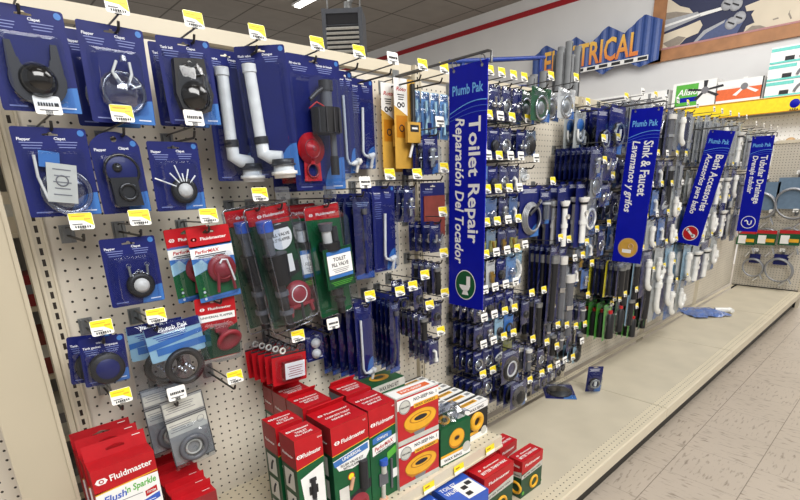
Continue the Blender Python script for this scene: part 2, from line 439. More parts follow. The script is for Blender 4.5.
def blue_front(mb, w, h, a='Flapper', b='Clapet', col='blue_card', sw=True, hole=True):
    card(mb, w, h, col, hole=hole)
    if sw: swoosh(mb, w, h); mb.disc((w/2-.010,.007), .006, 'light_blue', -.0006, 14)
    mb.text(a, -w*.44, -.006, .0052, 'print_white', -.0006, True, align='l'); print_lines(mb, -w*.27, -.0125, w*.3, 3)
    mb.text(b, w*.04, -.004, .0052, 'print_white', -.0006, True, align='l'); print_lines(mb, w*.2, -.0105, w*.3, 3)
    mb.box((-w*.3,-.0006,.016-h+.009), (w*.22,.0003,.0024), 'print_dim'); mb.box((w*.33,-.0006,.016-h+.009), (w*.2,.0003,.0024), 'print_white')
def blister(w, h, d, z1, m='blister', x=0, flange=.006):
    """clear vacuum-formed dome on the card front"""
    b = MB(); P0 = rr(w+flange*2, h+flange*2, .01, x0=x-w/2-flange, z1=z1+flange); P1 = rr(w, h, .012, x0=x-w/2, z1=z1); P2 = rr(w*.88, h*.9, .014, x0=x-w*.44, z1=z1-h*.05)
    n_ = len(P0); V = [(p[0],-.0014,p[1]) for p in P0]+[(p[0],-.002,p[1]) for p in P1]+[(p[0],-d,p[1]) for p in P2]
    F = [(i, (i+1) % n_, (i+1) % n_+n_, i+n_) for i in range(n_)]
    F = [tuple(reversed(q)) for q in F]+[tuple(reversed((i+n_, (i+1) % n_+n_, (i+1) % n_+2*n_, i+2*n_))) for i in range(n_)]
    b.add(V, F, m, False); b.add(V[2*n_:], [tuple(reversed(range(n_)))], m)
    return b
def bagmesh(w, h, d, z1=.012, m='bag', seed=0):
    """crumpled clear bag, closed front and back"""
    R = random.Random(seed); b = MB(); nx, nz = 7, 9
    for sgn in (-1, 1):
        V = []
        for k in range(nz+1):
            for i in range(nx+1):
                u, v = i/nx, k/nz
                bul = math.sin(PI*u)**.6*math.sin(PI*min(1,v*.97))**.5
                V.append((-w/2+w*u+R.uniform(-1,1)*.002, sgn*d/2*bul+R.uniform(-1,1)*.003*(bul > .1), z1-h*v+R.uniform(-1,1)*.002))
        F = [(k*(nx+1)+i, (k+1)*(nx+1)+i, (k+1)*(nx+1)+i+1, k*(nx+1)+i+1) for k in range(nz) for i in range(nx)]
        if sgn > 0: F = [tuple(reversed(q)) for q in F]
        b.add(V, F, m, True)
    return b
def arc(cx, cz, r, a0, a1, n=10, y=0): return [(cx+r*math.cos(math.radians(a0+(a1-a0)*i/n)), y, cz+r*math.sin(math.radians(a0+(a1-a0)*i/n))) for i in range(n+1)]

def p_flapper_black():
    w, h = .126, .178; r = empty('flapper_pack'); b = MB(); blue_front(b, w, h); b.build('card', r)
    p = MB(); cz = -.108
    out = [(-.040,-.045),(-.030,-.045),(-.026,-.072)]+[(x,z) for x,_,z in arc(0,-.072,.024,180,360,8)]+[(.026,-.072),(.030,-.045),(.040,-.045),(.043,-.09)]+[(x,z) for x,_,z in arc(0,cz,.045,20,-200,16)]+[(-.043,-.09)]
    p.prism(out, -.012, -.004, 'grey_plastic'); p.lathe([(0,.031),(.003,.030),(.013,.026),(.021,.017),(.025,.006),(.025,0)], (0,-.011,cz), (0,-1,0), 'black_gloss', 24)
    p.names = ['dark_plastic' if q == 'grey_plastic' else q for q in p.names]; p.build('flapper', r)
    blister(.094, .118, .03, -.034).build('blister', r); return r
def p_flapper_clear():
    w, h = .122, .186; r = empty('flapper_pack'); b = MB(); blue_front(b, w, h); b.build('card', r)
    p = MB(); p.lathe([(0,.044),(.004,.044),(.006,.036),(.018,.026),(.026,.012),(.027,0)], (.004,-.004,-.11), (0,-1,0), 'frost_clear', 24); p.torus((.004,-.012,-.11), .038, .0028, 'frost_clear')
    for sg in (-1, 1): p.tube([(.004+sg*.006,-.02,-.10), (.004+sg*.018,-.018,-.075), (.010+sg*.012,-.012,-.052)], .003, 'offwhite', 6)
    for a in (60, 110, 25): p.tube([(.004+.012*math.cos(math.radians(a)),-.028,-.11+.012*math.sin(math.radians(a))), (.004+.036*math.cos(math.radians(a)),-.016,-.11+.036*math.sin(math.radians(a)))], .0016, 'white', 5)
    p.lathe([(0,.008),(.01,.006)], (.01,-.018,-.052), (0,0,1), 'frost_clear', 8); p.build('flapper', r)
    blister(.09, .112, .034, -.034).build('blister', r); return r
def p_flapper_gloss():
    w, h = .118, .178; r = empty('flapper_pack'); b = MB(); blue_front(b, w, h, 'Tank ball', 'Clapet'); b.build('card', r)
    p = MB(); p.prism([(-.035,-.030),(.032,-.026),(.034,-.07),(.042,-.10),(.030,-.135),(-.004,-.145),(-.034,-.13),(-.042,-.10)], -.022, -.004, 'black_rubber')
    for x in (-.012, .012): p.torus((x,-.022,-.052), .009, .004, 'black_gloss', n=14, k=6)
    p.lathe([(0,.034),(.008,.03),(.016,.02),(.02,0)], (0,-.02,-.105), (0,-1,0), 'black_gloss', 22); p.torus((0,-.024,-.105), .022, .003, 'black_gloss', n=20, k=6); p.build('flapper', r)
    bagmesh(.10, .15, .07, -.012, 'bag_soft', 3).build('clear_bag', r); return r
def p_tube(wide=True):
    w, h = (.122, .31); r = empty('flush_valve_pack'); b = MB(); blue_front(b, w, h, 'Flush valve', 'Desague'); b.build('card', r)
    p = MB(); x0 = -.028
    p.tube([(x0,-.025,-.035), (x0+.002,-.025,-.2)], .0145, 'white_plastic', 16); p.tube([(x0,-.025,-.030),(x0,-.025,-.048)], .017, 'white_plastic', 16)
    p.tube([(x0+.002,-.025,-.195),(x0+.003,-.025,-.212)], .018, 'dark_plastic', 14)
    p.tube([(x0+.003,-.025,-.208),(x0+.003,-.025,-.235),(x0+.02,-.028,-.245),(x0+.05,-.03,-.248)], [.016,.017,.017,.016], 'white_plastic', 14)
    p.lathe([(0,.028),(.012,.028),(.012,.031),(.016,.031)], (x0+.05,-.032,-.252), (0,0,-1), 'dark_plastic', 20)
    p.lathe([(0,.026),(.018,.026),(.018,.033),(.026,.033),(.026,.027),(.034,.027),(.034,0)], (x0+.05,-.032,-.264), (0,0,-1), 'white_plastic', 20)
    p.build('flush_tube', r); blister(.104, .27, .062, -.022).build('blister', r); return r
def p_fillkit():
    w, h = .168, .34; r = empty('fill_valve_kit'); b = MB(); blue_front(b, w, h, 'Fill valve kit', 'Valvula de llenado'); b.build('card', r)
    p = MB(); x0 = .014
    p.tube([(x0,-.03,-.045),(x0,-.03,-.07)], .019, 'dark_plastic', 14); p.tube([(x0,-.03,-.07),(x0,-.03,-.12)], .015, 'grey_plastic', 14)
    p.tube([(x0,-.034,-.058),(x0-.03,-.034,-.075),(x0-.052,-.03,-.095)], .006, 'dark_plastic', 8)
    p.tube([(x0-.008,-.032,-.114),(x0-.008,-.032,-.178)], [.041,.037], 'black_rubber', 22); [p.box((x0-.008+.040*math.cos(a),-.032+.040*math.sin(a),-.146), (.004,.004,.06), 'dark_plastic') for a in (-2.6,-2.1,-1.57,-1.05,-.55)]; p.tube([(x0-.005,-.03,-.115),(x0-.005,-.03,-.122)], .03, 'dark_plastic', 14)
    p.tube([(x0+.014,-.03,-.178),(x0+.014,-.03,-.235)], .009, 'grey_plastic', 12); p.tube([(x0+.014,-.03,-.235),(x0+.014,-.03,-.285)], .012, 'black_rubber', 12)
    p.tube([(x0-.05,-.02,-.115),(x0-.035,-.034,-.1),(x0-.012,-.036,-.11)], .0022, 'bright_red', 6); p.build('fill_valve', r)
    q = MB(); q.lathe([(0,.042),(.004,.042),(.006,.03),(.010,.03),(.012,.014),(.02,.010),(.02,0)], (-.032,-.006,-.215), (0,-1,0), 'bright_red', 26); q.torus((-.032,-.016,-.215), .024, .0022, 'dark_red', n=22, k=6); q.lathe([(0,.008),(.002,.006),(.0025,0)], (-.032,-.026,-.215), (0,-1,0), 'dark_red', 12)
    q.sheet([(-.058,-.245),(-.006,-.245),(-.004,-.3),(-.06,-.3)], 'bright_red', -.008, [circ(-.032,-.272,.017)]); q.torus((-.032,-.01,-.272), .018, .003, 'dark_red', n=20, k=6)
    q.box((-.032,-.009,-.245), (.012,.008,.02), 'bright_red'); q.build('flapper', r)
    blister(.14, .275, .066, -.034).build('blister', r); return r
def p_leaflet():
    w, h = .124, .168; r = empty('flapper_pack'); b = MB(); blue_front(b, w, h, 'Flapper', 'Clapet'); b.build('card', r)
    p = MB(); p.torus((.006,-.014,-.105), .040, .005, 'frost_clear', n=26); p.lathe([(0,.036),(.008,.03),(.010,0)], (.006,-.006,-.105), (0,-1,0), 'frost_clear', 22)
    p.T = Matrix.Rotation(math.radians(8), 4, 'Y'); p.box((-.006,-.012,-.045), (.034,.004,.03), 'light_blue'); p.box((.012,-.02,-.088), (.050,.003,.074), 'leaflet')
    p.tube([(-.03,-.012,-.04),(-.026,-.016,-.08),(-.01,-.018,-.125)], .003, 'offwhite', 6)
    for i in range(5): p.box((.012,-.022,-.062-i*.012), (.030-.004*(i % 2),.0004,.002), 'ink_grey')
    p.torus((.012,-.0225,-.083), .010, .0012, 'ink_grey', n=14, k=4); p.T = Matrix.Identity(4); p.build('flapper', r)
    blister(.092, .12, .036, -.028).build('blister', r); return r
def p_round_top():
    w, h = .096, .165; r = empty('flapper_pack'); b = MB()
    P = [(w/2,-.012),(w/2-.004,-.002)]+[(x,z) for x,_,z in arc(0,-.040,.058,60,120,8)]+[(-w/2+.004,-.002),(-w/2,-.012),(-w/2,.016-h),(w/2,.016-h)]
    b.sheet(P, 'blue_card', 0, [circ(0,.003,.006,10)]); swoosh(b, w, h, sx=.46); b.disc((w/2-.012,-.006), .006, 'light_blue', -.0006, 14)
    b.text('Flapper', -w*.42, -.018, .0055, 'print_white', -.0006, True, align='l'); b.text('Clapet', w*.06, -.015, .0055, 'print_white', -.0006, True, align='l'); b.build('card', r)
    p = MB(); p.lathe([(0,.034),(.01,.034),(.014,.028),(.014,0)], (0,-.004,-.062), (0,-1,0), 'navy_card', 24); p.torus((0,-.016,-.062), .033, .003, 'black_gloss', n=24)
    p.prism([(-.026,-.075),(.026,-.075),(.03,-.135),(-.024,-.135)], -.02, -.004, 'black_rubber'); p.torus((.004,-.022,-.105), .016, .004, 'black_gloss', n=20); p.lathe([(0,.010),(.008,.006),(.009,0)], (-.008,-.018,-.055), (0,-1,0), 'black_gloss', 12); p.build('flapper', r)
    blister(.074, .112, .032, -.028).build('blister', r); return r
def p_ring_ball(chain=True):
    w, h = .113, .153; r = empty('flapper_pack'); b = MB(); blue_front(b, w, h); b.build('card', r)
    p = MB(); cz = -.092
    p.lathe([(0,.029),(.006,.030),(.012,.026),(.014,.018),(.010,.014)], (.008,-.004,cz), (0,-1,0), 'black_rubber', 26); p.lathe([(0,.0165),(.010,.0165),(.016,.010),(.018,0)], (.008,-.008,cz), (0,-1,0), 'offwhite', 20)
    for sg, zt in ((-1,-.046),(1,-.046)): p.tube([(.008+sg*.018,-.012,cz+.022),(.008+sg*.019,-.012,zt)], .0028, 'zinc', 6); p.lathe([(0,.005),(.004,.005)], (.008+sg*.019,-.012,zt), (0,-1,0), 'offwhite', 8)
    for i in range(7): p.torus((-.008+i*.005,-.014,cz+.034-.004*abs(3-i)), .003, .0009, 'chrome', (0,1,.6) if i % 2 else (.8,1,0), n=10, k=4)
    p.build('flapper', r); blister(.086, .106, .03, -.026).build('blister', r); return r
def p_chain_star():
    w, h = .113, .153; r = empty('flapper_pack'); b = MB(); blue_front(b, w, h); b.build('card', r)
    p = MB(); cz = -.092
    p.lathe([(0,.029),(.006,.030),(.012,.026),(.014,.018),(.010,.014)], (.008,-.004,cz), (0,-1,0), 'black_rubber', 26); p.lathe([(0,.0165),(.010,.0165),(.016,.010),(.018,0)], (.008,-.008,cz), (0,-1,0), 'offwhite', 20)
    for a, l in ((72,.045),(100,.055),(118,.038),(50,.036),(150,.055),(86,.03)):
        a = math.radians(a); p.tube([(.006+.02*math.cos(a),-.016,cz+.02*math.sin(a)), (.004+(.02+l)*math.cos(a)*.9,-.012,cz+(.016+l*.75)*math.sin(a))], .0018, 'white', 5)
    p.build('flapper', r); blister(.086, .106, .03, -.026).build('blister', r); return r
def logo(mb, x, z, h, m='white', y=-.0006, dot='red'):
    """round crest in front of the maker's name"""
    mb.poly([(x+h*.8*a, y, z+h*.62*b) for a, b in ((-1.1,0),(-.6,.8),(.6,.8),(1.1,0),(.6,-.8),(-.6,-.8))][::-1], m); mb.disc((x,z), h*.36, dot, y-.0003, 12); mb.disc((x,z), h*.2, m, y-.0006, 10)
def p_redcard():
    w, h = .108, .186; r = empty('flapper_pack'); b = MB(); card(b, w, h, 'green'); y = -.0006
    b.sheet(rr(w-.001, .047, .004, z1=.0155), 'red', y, [[(.014,.0),(.014,.004),(.004,.009),(-.004,.009),(-.014,.004),(-.014,.0)]])
    b.poly([(-w/2,y,-.028),(w/2,y,-.028),(w/2,y,-.034),(-w/2,y,-.034)][::-1], 'light_blue'); b.poly([(-w/2,y,-.034),(w/2,y,-.034),(w/2,y,-.064),(-w/2,y,-.058)][::-1], 'white')
    b.poly([(-w/2,y,-.058),(w/2,y,-.064),(w/2,y,-.09),(0,y,-.082),(-w/2,y,-.10)][::-1], 'light_blue'); b.poly([(-w*.5,y-.0002,-.072),(-w*.28,y-.0002,-.062),(-w*.1,y-.0002,-.084),(-w/2,y-.0002,-.10)][::-1], 'pale_blue')
    b.poly([(-w/2,y,.016-h+.012),(w/2,y,.016-h+.016),(w/2,y,.017-h),(-w/2,y,.017-h)][::-1], 'light_blue')
    logo(b, -w*.36, -.012, .0085); b.text('Fluidmaster', .010, -.012, .0075, 'white', y-.0003, True, w=.066); b.text('PerforMAX', -.012, -.043, .0085, 'red', y-.0003, True, True, w=.062); print_lines(b, -.004, -.052, .078, 2, 'ink', y-.0003, .0045, .0022)
    for i in range(4): b.disc((-w*.36,-.135-.009*i), .0034, 'print_white' if i % 2 else 'lime', y-.0003, 8)
    b.build('card', r)
    p = MB(); p.lathe([(0,.036),(.006,.036),(.009,.03),(.014,.02),(.02,.016),(.022,0)], (.014,-.004,-.092), (0,-1,0), 'maroon_rubber', 26); p.torus((.014,-.016,-.092), .025, .0022, 'dark_red', n=24, k=6)
    for sg in (-1, 1): p.tube([(.014+sg*.014,-.016,-.085),(.014+sg*.019,-.018,-.12),(.014+sg*.022,-.014,-.148)], .0042, 'maroon_rubber', 8)
    p.tube([(.004,-.026,-.075),(.010,-.028,-.066),(.022,-.028,-.068),(.030,-.026,-.10),(.036,-.022,-.125)], .0026, 'white', 6); p.build('flapper', r)
    blister(.088, .105, .034, -.056).build('blister', r); return r
def p_redfunnel():
    w, h = .106, .166; r = empty('flapper_pack'); b = MB(); card(b, w, h, 'red'); y = -.0006
    b.poly([(-w/2,y,-.075),(-.02,y,-.062),(.02,y,-.075),(w/2,y,-.062),(w/2,y,.018-h),(-w/2,y,.018-h)][::-1], 'dark_green'); b.poly([(-w*.46,y,-.028),(w*.46,y,-.028),(w*.46,y,-.046),(-w*.46,y,-.048)][::-1], 'white')
    logo(b, -w*.34, -.014, .0075); b.text('Fluidmaster', .010, -.014, .0068, 'white', y-.0003, True, w=.062); b.text('UNIVERSAL FLAPPER', 0, -.036, .0055, 'ink', y-.0003, True, w=.085); b.text('SAMPLE' if False else 'No. 5', 0, .011, .004, 'white', y-.0003)
    b.build('card', r)
    p = MB(); p.lathe([(0,.012),(.02,.013),(.034,.030),(.04,.034),(.044,.034),(.046,.026),(.034,.012),(.03,0)], (.006,-.004,-.075), (.1,-1,-.55), 'maroon_rubber', 26); p.box((.004,-.01,-.066), (.034,.01,.02), 'maroon_rubber'); p.build('flapper', r)
    blister(.09, .1, .045, -.052).build('blister', r); return r
def p_clamshell():
    w, h = .134, .355; r = empty('fill_valve_kit'); b = MB(); y = -.001; card(b, w-.012, h-.02, 'dark_green', top=.008)
    b.poly([(-w*.45,y,.007),(w*.45,y,.007),(w*.45,y,-.042),(-w*.45,y,-.034)][::-1], 'red'); b.text('Fluidmaster', .018, -.014, .008, 'white', y-.0003, True, w=.066); logo(b, -.026, -.014, .008, y=y-.0003)
    b.poly([(x,y-.0003,z) for x,z in circ(.022,-.078,.036,24)][::-1], 'white'); b.box((.022,y-.0005,-.05), (.062,.0003,.012), 'ink'); b.text('FILL VALVE', .022,-.072,.0085,'ink',y-.0006,True,w=.058); b.text('& 2" FLAPPER', .022,-.086,.008,'ink',y-.0006,True,w=.056)
    b.disc((.014,-.13), .010, 'lime', y-.0004); b.box((.035,y-.0005,-.155), (.02,.0003,.05), 'white'); b.poly([(-.01,y-.0004,-.175),(.06,y-.0004,-.15),(.06,y-.0004,-.185),(-.01,y-.0004,-.21)][::-1], 'ink'); b.build('card', r)
    p = MB(); x0 = -.034
    p.tube([(x0,-.035,-.022),(x0,-.035,-.05)], .021, 'light_blue', 16); p.tube([(x0,-.035,-.05),(x0,-.035,-.065)], [.02,.016], 'grey_plastic', 16); p.tube([(x0,-.035,-.06),(x0,-.035,-.115)], .013, 'grey_plastic', 14)
    p.tube([(x0+.01,-.035,-.112),(x0+.012,-.035,-.195)], [.033,.026], 'black_rubber', 20); p.tube([(x0+.004,-.035,-.19),(x0+.004,-.035,-.25)], .014, 'dark_plastic', 14); p.tube([(x0+.004,-.035,-.215),(x0+.004,-.035,-.228)], .019, 'grey_plastic', 14)
    p.tube([(x0+.004,-.035,-.25),(x0+.006,-.035,-.325)], .013, 'black_rubber', 14); p.tube([(x0+.005,-.035,-.27),(x0+.005,-.035,-.282)], .02, 'grey_plastic', 14)
    p.names = ['cap_blue' if q == 'light_blue' else q for q in p.names]; p.build('fill_valve', r)
    q = MB(); q.lathe([(0,.042),(.006,.042),(.009,.036),(.014,.034),(.016,.0)], (.022,-.022,-.245), (0,-1,0), 'maroon_rubber', 28); q.torus((.022,-.037,-.24), .024, .0018, 'white', n=18, k=4)
    for sg in (-1, 1): q.tube([(.022+sg*.03,-.034,-.268),(.022+sg*.036,-.03,-.3)], .006, 'maroon_rubber', 8)
    q.box((.022,-.034,-.272), (.08,.008,.008), 'maroon_rubber'); q.tube([(.022,-.036,-.265),(.022,-.032,-.315)], .005, 'dark_plastic', 8); q.build('flapper', r)
    b = blister(w*.9, h*.9, .07, -.004); b.tube([(x,-.002,z) for x,z in rr(w, h, .012, z1=.012)], .0022, 'frost_clear', 5, closed=True); b.tube([(x,-.068,z) for x,z in rr(w*.80, h*.80, .014, z1=-.02)], .0012, 'frost_clear', 5, closed=True); b.build('clamshell', r); return r
def p_greenpack():
    w, h = .122, .335; r = empty('fill_valve_pack'); b = MB(); y = -.001; card(b, w, h, 'green', top=.014); b.poly([(-w/2,y,.014),(w/2,y,.014),(w/2,y,-.03),(-w/2,y,-.022)][::-1], 'red')
    b.text('Fluidmaster', .012, -.010, .008, 'white', y-.0003, True, w=.07); logo(b, -.04, -.010, .008, y=y-.0003); b.build('card', r)
    p = MB(); x0 = -.018
    p.tube([(x0,-.035,-.034),(x0,-.035,-.056)], [.022,.018], 'grey_plastic', 16); p.tube([(x0,-.035,-.056),(x0,-.035,-.09)], .014, 'offwhite', 14); p.tube([(x0+.032,-.03,-.048),(x0+.032,-.03,-.09)], .010, 'dark_plastic', 10); p.tube([(x0+.005,-.034,-.09),(x0+.005,-.034,-.112)], .032, 'black_rubber', 16)
    p.tube([(x0+.012,-.03,-.112),(x0+.012,-.03,-.25)], .018, 'dark_plastic', 14); p.tube([(x0+.018,-.03,-.25),(x0+.018,-.03,-.31)], .012, 'black_rubber', 12); p.tube([(x0+.018,-.03,-.262),(x0+.018,-.03,-.272)], .018, 'dark_plastic', 12); p.build('fill_valve', r)
    q = MB(); q.T = Matrix.Translation((-.014,.004,0)); q.box((.012,-.058,-.165), (.1,.004,.12), 'green', {'front':'green'}); yy = -.0606
    q.box((.014,yy,-.152), (.086,.0004,.062), 'white'); q.box((.014,yy-.0002,-.119), (.086,.0004,.012), 'light_blue'); q.box((.014,yy-.0002,-.189), (.086,.0004,.010), 'light_blue')
    q.text('TOILET', .014,-.138,.011,'ink',yy-.0005,True,w=.046); q.text('FILL VALVE', .014,-.154,.011,'ink',yy-.0005,True,w=.06); print_lines(q, .014,-.167,.06,3,'ink_grey',yy-.0005); print_lines(q, .014,-.205,.08,3,'lime',yy-.0003); q.build('label', r)
    b = blister(w*.94, h*.9, .056, .0); b.tube([(x,-.002,z) for x,z in rr(w, h, .010, z1=.014)], .002, 'frost_clear', 5, closed=True); b.build('clamshell', r); return r
def p_oval():
    w, h = .09, .112; r = empty('gasket_pack'); b = MB(); blue_front(b, w, h, 'Tank gasket', 'Empaque'); b.build('card', r)
    p = MB(); p.lathe([(0,.036),(.012,.036),(.016,.032),(.016,0)], (0,-.003,-.056), (0,-1,0), 'black_rubber', 28); p.lathe([(0,.024),(.002,.022),(.002,0)], (0,-.0200,-.056), (0,-1,0), 'navy_card', 24); p.build('gasket', r)
    blister(.08, .078, .024, -.016).build('blister', r); return r
def p_bluebag():
    w, h = .132, .185; r = empty('gasket_bag'); b = MB(); card(b, w, .09, 'pale_blue', top=.014); y = -.0008
    b.box((0,y,.003), (w*.98,.0004,.022), 'blue_card'); b.text('Plumb Pak', 0, .003, .011, 'white', y-.0005, True, w=.07)
    b.poly([(-w/2,y,-.03),(w/2,y,-.018),(w/2,y,-.03),(-w/2,y,-.044)][::-1], 'light_blue'); b.box((.01,y,-.052), (w*.9,.0004,.018), 'light_blue'); print_lines(b, -.01,-.014,.08,3,'sign_blue',y-.0004); b.build('header_card', r)
    p = MB(); p.torus((.004,-.004,-.105), .040, .009, 'black_rubber', n=30, k=8)
    for i in range(6): p.lathe([(0,.005),(.006,.005),(.006,.002)], (-.012+.006*i,-.008,-.1-.008*(i % 3)), (.3,-1,.2*i), 'chrome', 8)
    p.build('gasket', r); bagmesh(w*1.06, h, .05, .012, 'bag_soft', 9).build('clear_bag', r); return r
def p_greypack():
    w, h = .106, .188; r = empty('gasket_bag'); b = MB(); card(b, w, h, 'leaflet_grey', top=.012); y = -.0008
    for x in (-w/2+.001, w/2-.001): b.box((x,y,-.087), (.0016,.0005,h), 'ink')
    for z in (.011, -.042, -.048, .0135-h): b.box((0,y,z), (w,.0005,.0014), 'ink')
    b.box((0,y,-.016), (w*.92,.0003,.04), 'leaflet'); b.box((0,y,-.07), (w*.94,.0003,.040), 'leaflet'); print_lines(b, -.01,-.006,.075,4,'ink_grey',y-.0004,.006); print_lines(b, -.018,-.06,.055,4,'ink_grey',y-.0004,.006); b.torus((.034,y,-.066), .010, .0008, 'ink_grey', n=16, k=4, sq=.8); b.build('header_card', r)
    p = MB(); p.torus((0,-.009,-.135), .031, .0075, 'grey_plastic', n=28, k=8); p.torus((0,-.006,-.135), .019, .003, 'leaflet', n=24, k=6); p.build('gasket', r)
    bagmesh(w, .12, .035, -.066, 'bag', 5).build('clear_bag', r); return r
def p_redlabel():
    w, h = .114, .118; r = empty('seal_pack'); b = MB(); b.sheet(rr(w, h-.024, .005, z1=-.010), 'red'); b.box((0,-.0005,-.013), (w,.0004,.005), 'ink'); b.build('card', r)
    p = MB(); p.box((.006,-.012,-.058), (.066,.02,.05), 'dark_red', {'front':'white'}); print_lines(p, .006,-.046,.05,5,'dark_red',-.0226,.007,.0018); p.build('label', r)
    q = MB(); q.sheet(rr(w, .036, .004, z1=.012), 'bag', .001); q.torus((-.02,0,.0), .008, .003, 'offwhite', n=14, k=5); q.torus((.016,0,.002), .007, .003, 'grey_plastic', n=14, k=5); q.build('clear_header', r)
    blister(.082, .064, .026, -.026).build('blister', r); return r
def p_balls():
    w, h = .066, .105; r = empty('bolt_cap_pack'); b = MB(); blue_front(b, w, h, 'Caps', 'Tapas', sw=False); b.build('card', r)
    p = MB()
    for z in (-.028, -.064): p.lathe([(0,.0165),(.006,.0165),(.012,.009),(.0145,.004),(.015,0)], (.002,-.002,z), (0,-1,0), 'white_plastic', 16)
    p.build('bolt_caps', r); blister(.046, .064, .021, -.009).build('blister', r); return r
def p_supply(w=.066, h=.275, elbow=True):
    r = empty('tank_lever_pack'); b = MB(); blue_front(b, w, h, 'Lever', 'Palanca', hole=True); b.build('card', r)
    p = MB(); p.tube([(-.016,-.008,-.05),(-.016,-.010,-.22),(-.010,-.012,-.236),(.004,-.014,-.238)], .0042, 'white_plastic', 8)
    p.tube([(.0,-.014,-.238),(.022,-.016,-.230)], [.006,.009], 'white_plastic', 10); p.lathe([(0,.011),(.008,.011),(.008,.007),(.014,.007)], (.018,-.016,-.232), (.7,-.3,.25), 'offwhite', 10); p.tube([(.020,-.016,-.236),(.014,-.014,-.262)], [.0055,.0045], 'offwhite', 8); p.build('lever', r)
    blister(w*.84, h*.8, .028, -.03).build('blister', r); return r
def p_lever_l(w=.1, h=.275):
    r = empty('tank_lever_pack'); b = MB(); blue_front(b, w, h, 'Tank lever', 'Palanca'); print_lines(b, -w*.25,-.035,w*.3,8,'print_dim',step=.007); b.build('card', r)
    p = MB(); p.tube([(-.004,-.010,-.07),(-.012,-.012,-.205),(-.008,-.014,-.216),(.014,-.016,-.224)], .0046, 'white_plastic', 8); p.tube([(.008,-.016,-.221),(.03,-.018,-.214)], [.009,.0075], 'white_plastic', 10); p.tube([(.026,-.018,-.216),(.014,-.018,-.258)], [.006,.005], 'offwhite', 8); p.build('lever', r)
    blister(w*.8, h*.76, .03, -.048).build('blister', r); return r
def p_strap(w=.05, h=.275):
    r = empty('supply_tube_pack'); b = MB(); card(b, w, h, 'navy_card', hole=True); b.poly([(-w/2,-.0006,.018-h),(w/2,-.0006,.018-h),(w/2,-.0006,.04-h),(-w/2,-.0006,.03-h)], 'light_blue'); print_lines(b, 0,-.012,w*.7,3,'print_white'); b.build('card', r)
    p = MB(); p.tube([(0,-.006,-.03),(.002,-.007,-.235)], .006, 'navy_card', 8); p.lathe([(0,.009),(.016,.009),(.018,.006)], (0,-.008,-.03), (0,0,-1), 'grey_plastic', 8); p.build('supply_tube', r); bagmesh(w, h*.96, .022, .004, 'bag_blue', 2).build('clear_bag', r); return r
def p_yellow():
    w, h = .098, .285; r = empty('drain_auger_card'); b = MB(); card(b, w, h, 'amber', top=.014); y = -.0006
    b.poly([(-w/2,y,.014),(.012,y,.014),(.012,y,-.10),(-w/2,y,-.07)][::-1], 'white'); b.text('Roto', -.016,-.018,.012,'red',y-.0004,True,True,w=.044); print_lines(b, -.018,-.036,.03,3,'ink',y-.0004,.007,.003); b.torus((-.026,y,-.068), .007, .0022, 'ink', n=14, k=4); b.torus((-.008,y,-.066), .006, .002, 'ink', n=14, k=4); b.box((-.017,y,-.067), (.014,.0006,.003), 'ink')
    b.poly([(-.04,y,-.1),(.01,y,-.1),(.01,y,-.17),(-.04,y,-.17)][::-1], 'gold_dark'); b.torus((-.016,y-.0004,-.14), .010, .002, 'ink', n=16, k=4); b.build('card', r)
    p = MB(); p.tube([(.03,-.008,.0),(.028,-.012,-.06),(.02,-.02,-.12),(.024,-.02,-.17)], .008, 'black_rubber', 8); p.tube([(.038,-.008,-.02),(.036,-.012,-.10)], .004, 'grey_blue', 6); p.tube([(.018,-.018,-.19),(.004,-.016,-.235)], .005, 'white', 6); p.tube([(.036,-.016,-.16),(.038,-.012,-.24)], .007, 'black_rubber', 8)
    p.box((.012,-.026,-.155), (.062,.012,.066), 'amber'); p.box((.014,-.0325,-.142), (.04,.0006,.022), 'ink'); p.box((.014,-.033,-.142), (.026,.0006,.006), 'white'); p.tube([(-.01,-.02,-.18),(.01,-.022,-.178),(.03,-.02,-.182)], .010, 'black_rubber', 8); p.build('auger', r)
    return r
def p_paleblue():
    w, h = .044, .155; r = empty('drain_tool_pack'); b = MB(); card(b, w, h, 'pale_blue', hole=False, top=.012); b.box((0,-.0006,-.004), (w*.8,.0004,.018), 'grey_blue'); b.build('card', r)
    p = MB(); p.tube([(-.006,-.008,-.02),(-.002,-.01,-.08),(-.008,-.01,-.13)], .006, 'pale_blue', 8); p.tube([(.01,-.008,-.03),(.008,-.01,-.125)], .0045, 'grey_blue', 8); p.box((.004,-.012,-.105), (.02,.012,.022), 'navy_card'); p.build('tool', r); bagmesh(w, h, .03, .01, 'bag_blue', 4).build('clear_bag', r); return r
def p_sheet():
    w, h = .13, .2; r = empty('rubber_sheet_pack'); b = MB(); card(b, w, h, 'blue_card'); b.text('Rubber sheet', -w*.3,-.006,.005,'print_white',-.0006,True,align='l'); print_lines(b, -w*.2,-.014,w*.4,2); b.build('card', r)
    p = MB(); p.box((.006,-.003,-.104), (.112,.004,.148), 'brick'); p.build('rubber_sheet', r); return r
mat('cap_blue', (52,92,190), .35)
